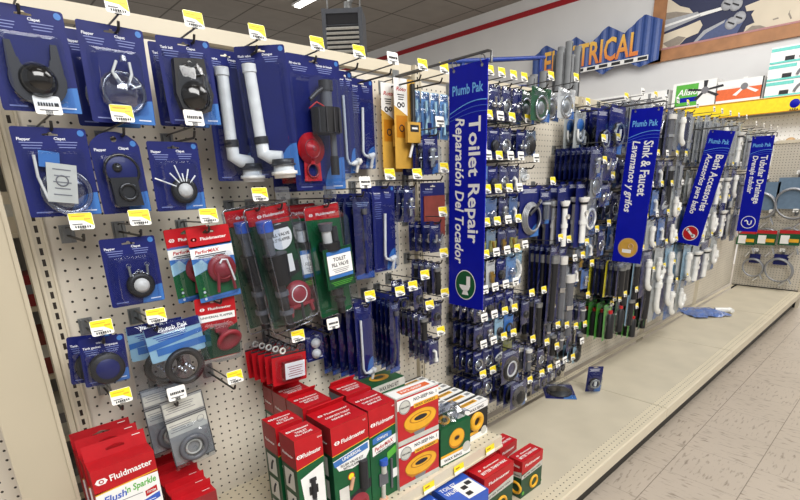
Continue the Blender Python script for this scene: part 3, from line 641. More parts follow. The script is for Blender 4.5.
# smaller packs of the further bays
def product(p, t, w, h, R):
    cz = -h*.52; k = min(w, h)
    if t == 'valve':
        p.tube([(0,-.012,cz-h*.22),(0,-.012,cz+h*.16)], w*.15, 'chrome', 10); p.tube([(-w*.28,-.014,cz),(w*.28,-.014,cz)], w*.11, 'chrome', 10); p.lathe([(0,w*.2),(.008,w*.22),(.014,w*.1)], (0,-.014,cz+h*.16), (0,0,1), 'zinc', 10)
    elif t == 'dark':
        p.lathe([(0,k*.3),(.012,k*.3),(.016,k*.2),(.018,0)], (0,-.003,cz), (0,-1,0), 'black_rubber', 18); p.torus((0,-.016,cz), k*.2, .003, 'grey_plastic', n=16, k=5)
    elif t == 'ring':
        p.torus((0,-.008,cz), k*.32, .005, 'black_rubber', n=20, k=6)
    elif t == 'chromering':
        p.torus((0,-.008,cz), k*.34, .006, 'chrome', n=22, k=6); p.lathe([(0,k*.2),(.006,k*.16),(.007,0)], (0,-.003,cz), (0,-1,0), 'zinc', 14)
    elif t == 'white':
        p.tube([(-w*.2,-.014,cz+h*.18),(w*.02,-.014,cz+h*.1),(w*.05,-.014,cz-h*.2)], w*.12, 'white_plastic', 10); p.lathe([(0,w*.19),(.012,w*.19)], (w*.05,-.014,cz-h*.16), (0,0,-1), 'white_plastic', 12)
    elif t == 'brass':
        p.tube([(-w*.05,-.012,cz+h*.2),(0,-.014,cz-h*.2)], w*.16, 'brass', 10); p.lathe([(0,w*.24),(.012,w*.24)], (0,-.013,cz), (0,0,1), 'brass', 6)
    elif t == 'olive':
        p.box((0,-.01,cz), (w*.6,.012,h*.42), 'olive', r=('Y', .15)); p.tube([(w*.1,-.018,cz-h*.2),(-w*.1,-.02,cz+h*.18)], .006, 'brass', 8)
    elif t == 'clearcap':
        p.lathe([(0,k*.34),(.016,k*.3),(.022,k*.2),(.023,0)], (0,-.004,cz), (0,-1,0), 'frost_clear', 16); p.lathe([(0,k*.14),(.01,k*.12)], (0,-.006,cz), (0,-1,0), 'grey_blue', 10)
    elif t == 'grey':
        p.tube([(0,-.012,-h*.25),(0,-.012,-h*.8)], w*.2, 'grey_plastic', 12); p.tube([(0,-.012,-h*.3),(0,-.012,-h*.36)], w*.28, 'offwhite', 12)
    elif t == 'tail':
        p.tube([(0,-.02,-h*.22),(0,-.02,-h*.9)], w*.17, 'white_plastic', 14); p.lathe([(0,w*.3),(.012,w*.3),(.03,w*.18)], (0,-.02,-h*.2), (0,0,-1), 'white_plastic', 16); p.tube([(0,-.02,-h*.27),(0,-.02,-h*.31)], w*.22, 'black_rubber', 14); p.lathe([(0,w*.22),(.02,w*.22)], (0,-.02,-h*.55), (0,0,-1), 'white_plastic', 14); p.lathe([(0,w*.1),(.02,w*.12)], (0,-.03,-h*.44), (0,-1,0), 'offwhite', 12)
    elif t == 'coil':
        for i in range(4): p.torus((0,-.01-.007*i,-h*.58), w*(.40-.025*i), .0052, 'hose_grey', n=26, k=6, sq=1.05)
        p.tube([(-w*.2,-.03,-h*.5),(w*.1,-.034,-h*.36),(w*.24,-.03,-h*.28)], .0075, 'dark_plastic', 8); p.lathe([(0,.010),(.02,.010)], (w*.2,-.032,-h*.30), (.6,0,.5), 'chrome', 8)
    elif t == 'longdark':
        p.tube([(0,-.012,-h*.14),(0,-.012,-h*.94)], w*.3, 'black_rubber', 10); p.tube([(0,-.012,-h*.10),(0,-.012,-h*.2)], w*.36, 'zinc', 10)
    elif t == 'longclear':
        p.tube([(0,-.014,-h*.16),(w*.03,-.014,-h*.92)], w*.26, 'grey_plastic', 12); p.tube([(0,-.014,-h*.1),(0,-.014,-h*.2)], w*.34, 'offwhite', 12); p.tube([(0,-.014,-h*.5),(0,-.014,-h*.56)], w*.34, 'chrome', 12)
    elif t == 'ptrap':
        r_ = w*.24; p.tube([(-r_,-.03,-h*.2),(-r_,-.03,-h*.55)]+[(x,-.03,z) for x,_,z in arc(0,-h*.6,r_,180,360,8)]+[(r_,-.03,-h*.5),(r_*1.2,-.03,-h*.4)], w*.11, 'white_plastic', 12)
        for x, z in ((-r_,-h*.3),(r_,-h*.52)): p.tube([(x,-.03,z),(x,-.03,z-.02)], w*.16, 'white_plastic', 12)
    elif t == 'elbow':
        p.tube([(-w*.1,-.03,-h*.15),(-w*.1,-.03,-h*.6),(-w*.02,-.03,-h*.72),(w*.25,-.03,-h*.8)], w*.15, 'white_plastic', 12); p.tube([(-w*.1,-.03,-h*.2),(-w*.1,-.03,-h*.3)], w*.2, 'white_plastic', 12)
    elif t == 'chrometube':
        p.tube([(0,-.02,-h*.1),(0,-.02,-h*.92)], w*.2, 'chrome', 14); p.tube([(0,-.02,-h*.1),(0,-.02,-h*.16)], w*.27, 'chrome', 14); p.tube([(0,-.02,-h*.7),(0,-.02,-h*.76)], w*.27, 'zinc', 14)
    elif t == 'handle':
        for x in (-.2, .2): p.lathe([(0,w*.16),(.014,w*.18),(.02,w*.12),(.024,0)], (x*w,-.006,cz), (0,-1,0), 'chrome', 14); p.tube([(x*w,-.024,cz),(x*w*1.4,-.03,cz+h*.22)], .006, 'chrome', 8)
    elif t == 'bottle':
        p.tube([(0,-.02,-h*.2),(0,-.02,-h*.3),(0,-.02,-h*.9)], [w*.12,w*.3,w*.3], 'black_rubber', 12); p.box((0,-.034,-h*.62), (w*.4,.004,h*.3), 'lime'); p.tube([(0,-.02,-h*.14),(0,-.02,-h*.22)], w*.16, 'bright_red', 10)
    elif t == 'uwhite':
        p.tube([(-w*.3,-.014,-h*.42)]+[(x,-.014,z) for x,_,z in arc(0,-h*.55,w*.3,190,350,10)]+[(w*.3,-.014,-h*.42)], .007, 'white_plastic', 8); p.lathe([(0,w*.3),(.008,w*.26),(.01,0)], (0,-.004,-h*.3), (0,-1,0), 'light_blue', 16); p.lathe([(0,.010),(.01,.008)], (0,-.01,-h*.55), (0,-1,0), 'white', 10)
    elif t == 'hexcoil':
        p.lathe([(0,w*.36),(.02,w*.36),(.026,w*.3)], (0,-.004,-h*.55), (0,-1,0), 'black_gloss', 8); p.torus((0,-.03,-h*.55), w*.3, .006, 'zinc', n=8, k=6); p.tube([(0,-.03,-h*.62),(.0,-.03,-h*.45)], .008, 'white', 8)
    elif t == 'bigring':
        p.torus((0,-.008,-h*.52), w*.38, .009, 'white_plastic', n=28, k=8); p.torus((0,-.006,-h*.52), w*.26, .006, 'offwhite', n=24, k=6)
    elif t == 'blackring':
        p.torus((0,-.006,-h*.55), w*.36, .012, 'black_rubber', n=28, k=8); p.torus((0,-.010,-h*.55), w*.26, .005, 'white', n=28, k=8)
    elif t == 'strainer':
        p.lathe([(0,k*.42),(.006,k*.42),(.012,k*.3),(.02,k*.26),(.022,0)], (0,-.004,-h*.5), (0,-1,0), 'black_rubber', 22); p.torus((0,-.008,-h*.5), k*.38, .004, 'grey_plastic', n=22, k=5)
    elif t == 'slips':
        for i in range(3): p.torus((-w*.15+w*.15*i,-.008-.004*i,cz+h*.05*(i-1)), k*.2, .004, 'white_plastic', (.3*i,1,.2), n=14, k=5)
    elif t == 'faucetring':
        p.torus((0,-.012,-h*.6), w*.34, .008, 'white_plastic', n=22, k=7); p.lathe([(0,w*.3),(.008,w*.2),(.014,.01)], (0,-.004,-h*.6), (0,-1,0), 'chrome', 18); p.box((0,-.002,-h*.2), (w*.8,.001,h*.22), 'leaflet')
NAMES = {'valve':'shutoff_valve','dark':'gasket','ring':'washer_ring','chromering':'chrome_flange','white':'slip_elbow','brass':'brass_fitting','olive':'brass_bolt','clearcap':'clear_stopper','grey':'grey_sleeve','tail':'tailpiece','coil':'supply_hose','longdark':'dark_supply_tube','longclear':'grey_tube','ptrap':'drain_trap','elbow':'drain_elbow','chrometube':'chrome_tube','handle':'faucet_handle','bottle':'spray_nozzle','uwhite':'white_loop','hexcoil':'sink_strainer','bigring':'white_ring','blackring':'black_ring','strainer':'strainer_basket','slips':'slip_nut','faucetring':'faucet_ring'}
DESC = {'valve':'small chrome valve','dark':'small black gasket','ring':'small black washer','chromering':'chrome flange','white':'white slip elbow','brass':'brass fitting','olive':'olive toned bolt','clearcap':'clear stopper','grey':'grey sleeve','tail':'white tailpiece','coil':'coiled grey hose','longdark':'long dark tube','longclear':'long grey tube','ptrap':'white drain trap','elbow':'white drain elbow','chrometube':'chrome tube','handle':'chrome handles','bottle':'black and lime nozzle','uwhite':'white loop','hexcoil':'black strainer','bigring':'large white ring','blackring':'large black ring','strainer':'black strainer basket','slips':'white slip nuts','faucetring':'white and chrome ring'}
def p_gen(t, w, h, col='blue_card', cover='blister', head=None):
    r = empty(NAMES[t]+'_pack'); b = MB(); card(b, w, h if not head else h*.3, head or col, top=.010)
    R = random.Random(hash(t) % 99 if False else len(t)*7)
    if not head and w > .07: swoosh(b, w, h, top=.010)
    print_lines(b, -w*.05, -.006, w*.7, 2 if w < .07 else 4, 'print_white' if col in ('blue_card','navy_card') else 'ink_grey', step=.0045)
    b.build('card', r); p = MB(); p.T = Matrix.Diagonal((1,.75,1,1)); product(p, t, w, h, R); p.build(NAMES[t], r)
    if cover == 'blister': blister(w*.84, h*.68, .026 if w < .08 else .036, -h*.17, flange=.002).build('blister', r)
    elif cover: bagmesh(w*1.01, h*1.02, .026 if w < .09 else .036, .010, cover, 3).build('clear_bag', r)
    return r
_pk = {}
def pack(fn, args, X, Y, z, label, cat='carded part', group=None, rz=0, ry=0, rx=0):
    k = (fn.__name__, args)
    if k not in _pk: _pk[k] = fn(*args); o = _pk[k]
    else: o = copy_tree(_pk[k])
    o.location = (X, Y, z-.006); o.rotation_euler = (rx, ry, rz)
    return tag(o, label, cat, group)

# ---------------- first bay, pack by pack
A, B_, C_, D_ = 1.672, 1.472, 1.262, 1.036
G1 = 'peg hooks of the first bay'
def H1(X, z, t='y', where='', L=.2): return hook(X, z, L, t, where, G1)
H1(.176, A, 'y', 'peg hook in the top left corner holding the black flapper pack')
pack(p_flapper_black, (), .181, -.184, A+.004, 'blue card with matte black flapper and glossy dome, top left corner', 'flapper')
H1(.338, A, 'y', 'top row peg hook holding the clear flapper pack')
pack(p_flapper_clear, (), .326, -.172, A, 'blue card with clear see-through flapper, second in the top row', 'flapper', ry=.02)
pack(p_flapper_clear, (), .312, -.10, A, 'blue card mostly hidden behind the clear flapper card in the top row', 'flapper')
H1(.489, A, 'y', 'top row peg hook holding the glossy black tank ball pack')
pack(p_flapper_gloss, (), .470, -.172, A-.002, 'blue card with crinkled clear bag over glossy black tank ball, third in the top row', 'flapper', ry=-.03)
pack(p_flapper_gloss, (), .476, -.10, A, 'blue card hidden behind the glossy black tank ball card', 'flapper')
H1(.639, A, 'y', 'top row peg hook holding two white flush valve tubes')
pack(p_tube, (), .596, -.105, A+.004, 'white flush valve tube on blue card, left and further back of the two', 'flush valve', rz=.06)
pack(p_tube, (), .655, -.172, A+.010, 'white flush valve tube on blue card, front one of the two, turned sideways', 'flush valve', rz=-.62, ry=-.05)
H1(.808, A, 'y', 'top row peg hook holding the fill valve and red flapper kit')
pack(p_fillkit, (), .806, -.178, A+.004, 'large blue card with black fill valve and bright red flapper', 'fill valve kit')
pack(p_fillkit, (), .78, -.10, A, 'blue kit card showing only its left edge behind the black fill valve kit', 'fill valve kit')
H1(.947, A, 'y', 'top row peg hook with narrow blue lever packs')
pack(p_supply, (.05, .28), .93, -.15, A-.012, 'narrow blue pack with chain beside the red flapper kit', 'lever')
H1(1.074, A, 'w', 'top row peg hook with white tag over the wide blue lever card')
pack(p_lever_l, (), 1.075, -.04, A, 'wide blue card with long white lever hanging close to the pegboard, top row', 'lever')
H1(1.20, A-.002, 'y', 'top row peg hook holding the yellow drain auger cards')
pack(p_yellow, (), 1.20, -.05, A, 'yellow and white auger card, back one of two', 'drain auger')
pack(p_yellow, (), 1.222, -.09, A+.01, 'yellow and white auger card, front one of two with black cable', 'drain auger')
H1(1.30, A, 'y', 'top row peg hook at the slotted upright, over pale blue tool packs')
for k in range(4): pack(p_paleblue, (), 1.335+.037*k, -.03-.012*k, A-.004-.003*k, f'pale blue drain tool pack behind the tall toilet repair sign, {ordn[k]} from the left', 'drain tool', 'pale blue drain tool packs')
# second row
H1(.186, B_+.006, 'w', 'second row peg hook with white tag over the leaflet flapper pack')
pack(p_leaflet, (), .182, -.176, B_, 'blue card with folded grey leaflet inside a clear flapper blister', 'flapper')
H1(.312, B_, 'y', 'second row peg hook holding the round topped flapper card')
pack(p_round_top, (), .294, -.168, B_-.004, 'blue card with rounded top and dark flapper under a round blister', 'flapper', ry=-.02)
H1(.459, B_, 'w', 'second row peg hook with white tag over a black ring flapper')
pack(p_chain_star, (), .416, -.162, B_-.018, 'blue card with black ring flapper and spread white chain, second row', 'flapper')
# third row
H1(.199, C_, 'y', 'bare peg hook with yellow tag under the leaflet flapper pack')
H1(.309, C_, 'y', 'third row peg hook holding the white knob flapper card')
pack(p_ring_ball, (), .284, -.168, C_-.012, 'blue card with black ring flapper, white knob and two upright pins, third row', 'flapper')
H1(.461, C_-.006, 'y', 'third row peg hook holding two red and green flapper cards')
pack(p_redcard, (), .43, -.12, C_-.004, 'red and green flapper card, back one of the pair', 'flapper', ry=-.05)
pack(p_redcard, (), .466, -.168, C_-.002, 'red and green flapper card with maroon disc, front one of the pair', 'flapper', ry=-.06)
H1(.60, 1.30, 'y', 'peg hook with yellow tag holding the clamshell fill valve kits')
pack(p_clamshell, (), .602, -.10, 1.302, 'clamshell fill valve kit, back one peeking out at the left', 'fill valve kit', ry=-.10)
pack(p_clamshell, (), .63, -.168, 1.306, 'clamshell kit with blue cap valve and maroon flapper, front one', 'fill valve kit', ry=-.14)
H1(.816, 1.298, 'c', 'peg hook with clear blank tag holding the green fill valve packs')
pack(p_greenpack, (), .765, -.10, 1.298, 'green fill valve pack, back one at the left', 'fill valve pack', ry=-.04)
pack(p_greenpack, (), .806, -.165, 1.295, 'green fill valve pack with white TOILET FILL VALVE label, front one', 'fill valve pack', ry=-.09)
H1(.946, 1.322, 'w', 'peg hook with white tag over the plain blue lever cards')
for k in range(4): pack(p_strap, (.075, .27), .93+.012*k, -.05-.035*k, 1.32, f'plain dark blue long card beside the green fill valve pack, {ordn[k]} from the pegboard', 'lever', 'plain blue long cards')
H1(1.047, 1.344, 'y', 'peg hook holding the blue cards with white bent levers')
for k in range(4): pack(p_lever_l, (), 1.105-.018*k, -.045-.038*k, 1.34, f'blue card with white bent tank lever, {"front one" if k == 3 else ordn[3-k]+" from the front"}', 'lever', 'blue cards with white bent levers', rz=.05*k-.1)
# fourth row
H1(.194, D_, 'y', 'fourth row peg hook at the upright holding oval gasket packs')
pack(p_oval, (), .178, -.12, D_, 'blue card with oval black gasket, back one of two', 'gasket', ry=.1)
pack(p_oval, (), .194, -.165, D_+.002, 'blue card with oval black gasket, front one of two', 'gasket', ry=.05)
H1(.306, D_+.003, 'y', 'fourth row peg hook holding the pale blue gasket bags')
pack(p_bluebag, (), .322, -.11, D_, 'clear bag with pale blue header, hidden behind the front gasket bag', 'gasket')
pack(p_bluebag, (), .346, -.168, D_+.006, 'clear bag with pale blue header, black ring and metal bolts, front one', 'gasket', ry=-.08)
H1(.466, 1.075, 'n', 'peg hook behind the red and green cards holding the funnel flapper')
pack(p_redfunnel, (), .463, -.155, 1.08, 'red and dark green card with maroon funnel flapper', 'flapper', ry=.02)
H1(.202, .87, 'y', 'bare peg hook with yellow tag under the oval gasket packs')
H1(.32, .838, 'w', 'peg hook with white tag holding the grey leaflet gasket packs')
pack(p_greypack, (), .312, -.10, .868, 'grey gasket pack with printed header, back one', 'gasket', ry=-.03)
pack(p_greypack, (), .338, -.165, .848, 'grey gasket pack with round grey gasket showing, front one', 'gasket', ry=-.06)
H1(.665, 1.30, 'c', 'peg hook with clear blank tag beside the clamshell kits')
H1(.47, .835, 'y', 'bare peg hook with yellow tag under the funnel flapper card')
H1(.67, .902, 'y', 'low peg hook holding the red seal packs')
for k in range(5): pack(p_redlabel, (), .655-.006*(4-k), -.04-.031*k, .902, f'red pack with pale label above the red cartons, {"front one" if k == 4 else ordn[4-k]+" from the front"}', 'seal pack', 'red seal packs', ry=.02*k-.03)
H1(.794, .912, 'w', 'low peg hook with white tag holding packs of white bolt caps')
for k in range(3): pack(p_balls, (), .79, -.03-.03*k, .90, f'small navy pack with two round white caps, {"front one" if k == 2 else ordn[2-k]+" from the front"}', 'bolt caps', 'white bolt cap packs')
H1(.944, .972, 'y', 'low peg hook holding long blue packs with white tubes')
for k in range(5): pack(p_supply if k == 4 else p_strap, () if k == 4 else (.066,.275), .89+.012*k, -.03-.034*k, .985, f'long blue pack{" with white bent tube" if k == 4 else ""} above the red cartons, {"front one" if k == 4 else ordn[4-k]+" from the front"}', 'supply tube', 'long blue tube packs', rz=-.05*k+.1)
H1(1.075, .965, 'y', 'low peg hook holding five long navy sleeves')
for k in range(5): pack(p_strap, (), 1.10-.006*k, -.04-.032*k, .968, f'long narrow navy sleeve on the hook above the green ring carton, {"front one" if k == 4 else ordn[4-k]+" from the front"}', 'supply tube', 'long narrow navy sleeves', ry=.03, rz=.1)
GL = 'peg hooks beside the toilet repair sign'
def HL(X, z, t, lab): return hook(X, z, .2, t, lab, GL)
P = pack
sgn_ = 'left of toilet sign'
LEFT = [ # X, hook z, tag, hook words, pack type, w, h, card, cover, count, pack words
 (1.279,1.509,'w','upper','valve',.075,.13,'blue_card','blister',3,'blue card with chrome valve'),
 (1.168,1.344,'y','middle','valve',.05,.12,'navy_card','bag_blue',4,'small navy pack with chrome bolt'),
 (1.292,1.215,'y','central','handle',.055,.11,'navy_card','blister',4,'navy card with two chrome caps'),
 (1.197,1.003,'y','lower','dark',.05,.09,'navy_card','bag',4,'navy pack with black gasket'),
 (1.297,1.069,'y','inner','longdark',.045,.12,'navy_card','bag',4,'navy pack with dark tube'),
 (1.137,.973,'y','low inner','ring',.05,.05,'blue_card','blister',2,'small blue pack with washer'),
 (1.302,.919,'y','sign side','dark',.05,.10,'navy_card','bag',3,'dark pack with black gasket'),
 (1.22,.828+.06,'y','low','longdark',.045,.10,'navy_card','bag',5,'dark blue sleeve with black tube'),
 (1.279,.776,'y','lowest','white',.05,.105,'blue_card','bag',5,'clear bag with white elbow'),
]
for X, z, t, hw, ty, w, h, col, cov, nn, pw in LEFT:
    HL(X, z, t, f'{hw} peg hook {sgn_}, holding {DESC[ty]} packs')
    for k in range(nn):
        P(p_gen, (ty, w, h, col, cov), X+rnd.uniform(-.004,.004), -.03-.145/nn*(k+.6), z, f'{pw}, {("front one" if k == nn-1 else ordn[nn-1-k]+" behind the front")}, {hw} hook {sgn_}', 'carded part', f'{hw} hook packs {sgn_}', rz=rnd.uniform(-.15,.15), ry=rnd.uniform(-.05,.05))
HL(1.30, 1.363, 'y', 'peg hook over the red brown rubber sheet pack'); pack(p_sheet, (), 1.335, -.11, 1.345, 'blue pack with flat red brown rubber sheet left of the toilet repair sign', 'rubber sheet')

# ---------------- generic hook arrays
rowname = lambda i: ordn[i] if i < 12 else str(i+1)
_zr = {}
def hang(zone, row, col, X, z, t, ty, w, h, card_='blue_card', cov='blister', nn=3, L=.2, y0=.03, cat='carded part', head=None, label_hook=True, spread=.06, tilt=.04):
    if card_ in ('navy_card','blue_card') and cov == 'bag' and nn < 6 and rnd.random() < .25: card_ = rnd.choice(['grey_blue','leaflet_grey','blue_card','pale_blue'])
    hook(X, z, L, t, f'peg hook with {"yellow" if t == "y" else "white"} tag, {rowname(col)} along the {rowname(row)} row, {zone}', f'peg hooks {zone}')
    for k in range(nn):
        y = -y0-(L-.02-y0)/nn*(k+.75); fr = nn-1-k
        who = 'front' if fr == 0 else (f'{ordn[fr]}')
        lab = f'{who} {DESC[ty]} pack on {rowname(col)} hook, {rowname(row)} row, {zone}'
        P(p_gen, (ty, w, h, card_, cov, head), X+rnd.uniform(-.002,.002), y, z, lab, cat, f'packs on {rowname(col)} hook, {rowname(row)} row {zone}', rz=rnd.uniform(-spread,spread)*(1 if w < .09 else .35), ry=rnd.uniform(-tilt,tilt))
Z3 = 'right of toilet sign'
CX4 = [1.545,1.615,1.69,1.762]
ROWS3 = [
 (1.735,'yyyy',[('brass','offwhite','bag'),('handle','blue_card','bag'),('chromering','navy_card','bag'),('clearcap','blue_card','bag')],.09),
 (1.588,'ywyy',[('white','navy_card','bag'),('dark','navy_card','blister'),('chromering','blue_card','bag'),('handle','navy_card','blister')],.085),
 (1.447,'wyww',[('clearcap','pale_blue','bag_blue'),('dark','blue_card','blister'),('chromering','blue_card','bag'),('white','navy_card','bag')],.085),
 (1.325,'yyyw',[('clearcap','pale_blue','bag_blue'),('clearcap','grey_blue','bag_blue'),('valve','navy_card','bag'),('white','grey_blue','bag_blue')],.085),
 (1.20,'yywy',[('olive','navy_card','bag'),('olive','grey_blue','bag'),('brass','navy_card','bag'),('olive','navy_card','bag')],.085),
 (1.075,'ywwy',[('valve','light_blue','bag_blue'),('brass','offwhite','bag'),('dark','blue_card','blister'),('clearcap','pale_blue','bag_blue')],.09),
 (.930,'wwww',[('handle','blue_card','bag'),('dark','blue_card','blister'),('ring','blue_card','blister'),('white','blue_card','blister')],.08),
 (.812,'wwyy',[('dark','navy_card','bag'),('valve','navy_card','bag'),('dark','pale_blue','bag'),('ring','light_blue','blister')],.08),
 (.695,'wwyy',[('chromering','navy_card','blister'),('chromering','navy_card','bag'),('slips','navy_card','bag'),('dark','olive','bag')],.08),
 (.558,'yyy',[('dark','navy_card','blister'),('chromering','navy_card','bag'),('ring','navy_card','blister')],.07),
]
for ri, (tz, tags, kinds, hh) in enumerate(ROWS3):
    for ci, t in enumerate(tags):
        X = CX4[ci]
        if ci == 3 and ri == 1: X = 1.80
        ty, cc, cov = kinds[ci]; hang(Z3, ri, ci, X, tz-.04, t, ty, .066, hh*1.28, cc, cov, 4)
hang(Z3, 1, 4, 1.866, 1.548, 'y', 'strainer', .09, .10, 'grey_blue', 'bag', 3)
hang(Z3, 3, 4, 1.875, 1.40, 'w', 'slips', .05, .06, 'offwhite', 'bag', 1)
hang(Z3, 4, 4, 1.905, 1.325, 'n', 'coil', .165, .225, 'blue_card', None, 2)
hang(Z3, 6, 4, 1.822, 1.045, 'w', 'bigring', .13, .15, 'pale_blue', 'bag', 1)
hang(Z3, 10, 0, 1.70, .64, 'n', 'blackring', .13, .155, 'blue_card', 'bag', 2, .28)
hang(Z3, 10, 1, 1.745, .475, 'n', 'strainer', .12, .13, 'blue_card', 'bag', 6, .28)
# ---------------- between the array and the sink sign: hooks placed by where their price tags stand
Z4 = 'left of sink sign'
Z4L = [ # tag px, py, tag, L, type, w, h, card, cover, n
 ('W',1.855,1.70,'y',.26,'chromering',.12,.105,'green','bag_soft',3), ('W',2.05,1.715,'y',.26,'chromering',.12,.10,'offwhite','bag_soft',3),
 ('W',2.36,1.66,'y',.16,'uwhite',.085,.15,'leaflet','bag_soft',2), ('W',2.545,1.685,'y',.26,'hexcoil',.14,.19,'blue_card','blister',4), ('W',2.42,1.665,'n',.26,'hexcoil',.11,.2,'blue_card','blister',2),
 ('W',2.345,1.49,'y',.26,'valve',.10,.125,'navy_card','bag',8), ('W',2.50,1.50,'y',.26,'handle',.11,.14,'navy_card','bag',4), (605,160,'y',.26,'chromering',.10,.12,'navy_card','bag',4), (613,175,'y',.24,'handle',.10,.10,'navy_card','bag',3),
 (553,181,'y',.2,'grey',.075,.13,'navy_card','blister',3), ('W',2.31,1.335,'n',.22,'tail',.095,.27,'blue_card',None,4),('W',2.17,1.32,'n',.2,'tail',.08,.26,'navy_card',None,3),
 ('W',2.12,1.045,'y',.2,'longdark',.06,.33,'navy_card','bag',5),('W',2.2,1.03,'y',.2,'longclear',.06,.33,'navy_card','bag',5), ('W',2.415,1.30,'n',.22,'faucetring',.12,.2,'leaflet_grey','bag',3),
 (609,223,'y',.22,'chromering',.06,.12,'navy_card','bag',3), (597,229,'y',.22,'white',.06,.1,'navy_card','bag',3),
 (587,242,'y',.22,'brass',.06,.1,'navy_card','bag',3), (583,255,'y',.22,'white',.06,.1,'blue_card','bag',3),
 (592,263,'y',.22,'valve',.06,.09,'light_blue','bag',3),
 (532,293,'y',.2,'dark',.05,.1,'navy_card','bag',3), (544,290,'y',.2,'longdark',.05,.17,'navy_card','bag',4),
 ('W',2.275,.93,'w',.2,'longclear',.08,.34,'navy_card','bag',4), (553,305,'y',.18,'longclear',.05,.16,'navy_card','bag',3),
 (588,295,'y',.22,'grey',.06,.1,'navy_card','bag',5), ('W',2.70,.90,'y',.28,'longdark',.07,.17,'navy_card','bag',9),
 (612,303,'y',.22,'longclear',.06,.13,'navy_card','bag',4), (620,299,'y',.22,'grey',.06,.12,'blue_card','bag',4),
 (558,325,'y',.2,'longdark',.05,.11,'navy_card','bag',3), (567,325,'y',.2,'grey',.05,.1,'navy_card','bag',3),
 (576,326,'y',.2,'dark',.05,.1,'navy_card','bag',3), (585,324,'y',.2,'longdark',.05,.12,'navy_card','bag',3),
 (582,341,'w',.2,'strainer',.075,.08,'navy_card','bag',5), (533,339,'y',.2,'longclear',.05,.11,'navy_card','bag',4),
 (547,342,'y',.2,'chromering',.05,.09,'navy_card','bag',3), (557,346,'y',.2,'dark',.05,.09,'navy_card','bag',3),
 (517,350,'y',.2,'slips',.05,.09,'navy_card','bag',3), (530,380,'y',.2,'white',.05,.07,'navy_card','bag',3),
 (542,373,'y',.2,'dark',.05,.07,'navy_card','bag',3), (550,368,'y',.2,'ring',.05,.07,'blue_card','bag',3),
 (558,364,'w',.2,'valve',.05,.06,'navy_card','bag',2), (565,360,'w',.2,'dark',.05,.06,'navy_card','bag',2), (573,357,'y',.2,'ring',.04,.05,'navy_card','bag',1),
 (637,306,'y',.22,'bottle',.07,.15,'lime','bag',5), (648,300,'y',.22,'bottle',.06,.14,'green','bag',4),
]
pts = []
for a in Z4L:
    if a[0] == 'W': pts.append((a[2], a[1], a[2]+.04, (0,)+a[2:] if False else a[1:])); continue
    q = at(a[0], a[1], -a[3]); pts.append((round(q.z,2), q.x, q.z, a))
pts.sort(key=lambda k: -k[2])
rows = []
for p_ in pts:
    if rows and rows[-1][0][2]-p_[2] < .08: rows[-1].append(p_)
    else: rows.append([p_])
for ri, rw in enumerate(rows):
    rw.sort(key=lambda k: k[1])
    for ci, (_, X, z, a) in enumerate(rw):
        hang(Z4, ri, ci, X, z-.04, a[2], a[4], a[5]*1.18, a[6]*1.18, a[7], a[8], a[9], a[3])
# ---------------- further bays
def zone(name, rows_):
    for ri, (z, items) in enumerate(rows_):
        for ci, (X, t, ty, w, h, col, cov, nn) in enumerate(items):
            hang(name, ri, ci, X, z, t, ty, w*1.14, h*1.15, col, cov, nn, .24)
bl, nv = 'blue_card', 'navy_card'
zone('between sink and bath signs', [
 (1.73, [(2.78,'w','chrometube',.11,.20,'leaflet_grey','bag',4),(2.95,'y','chrometube',.10,.22,'offwhite','bag',4),(3.10,'w','handle',.10,.2,nv,'bag',4),(3.28,'w','longclear',.09,.24,nv,'bag',4),(3.45,'y','elbow',.11,.2,'leaflet_grey','bag',4),(3.62,'w','chrometube',.10,.2,nv,'bag',3)]),
 (1.44, [(2.80,'y','white',.09,.13,nv,'bag',4),(2.94,'w','handle',.09,.13,nv,'bag',4),(3.08,'y','dark',.09,.13,nv,'bag',4),(3.22,'w','white',.09,.14,nv,'bag',4),(3.38,'y','longdark',.07,.24,nv,'bag',4),(3.54,'y','chrometube',.08,.2,'leaflet_grey','bag',3)]),
 (1.265, [(2.76,'y','chromering',.08,.13,nv,'bag',4),(2.90,'y','faucetring',.10,.15,nv,'bag',3),(3.05,'w','brass',.08,.12,nv,'bag',4),(3.2,'y','white',.09,.13,'light_blue','bag',4),(3.36,'y','slips',.09,.14,nv,'bag',4),(3.55,'w','ptrap',.13,.18,'leaflet','bag',3)]),
 (1.09, [(2.74,'y','white',.07,.12,'light_blue','bag',4),(2.88,'y','dark',.08,.13,nv,'bag',4),(3.02,'y','brass',.08,.13,'navy_card','bag',4),(3.18,'w','elbow',.10,.16,'leaflet','bag',4),(3.36,'y','white',.10,.15,'light_blue','bag',4),(3.54,'y','ptrap',.12,.18,nv,'bag',3)]),
 (.90, [(2.70,'y','bottle',.10,.18,'tag_yellow','bag',2),(2.86,'y','longdark',.07,.26,nv,'bag',5),(3.02,'y','longdark',.07,.28,bl,'bag',5),(3.20,'y','elbow',.12,.26,'blue_card','bag',3),(3.4,'y','ptrap',.14,.24,'leaflet','bag',3),(3.58,'y','elbow',.12,.24,'pale_blue','bag',3)]),
 (.74, [(3.24,'y','longdark',.08,.26,bl,'bag',4),(3.42,'y','elbow',.13,.30,'leaflet','bag',3),(3.60,'y','elbow',.13,.28,nv,'bag',3)]),
 (.65, [(2.70,'y','bottle',.09,.19,'lime','bag',4),(2.84,'y','bottle',.08,.18,'green','bag',4),(3.0,'y','longdark',.07,.17,nv,'bag',4)]),
])
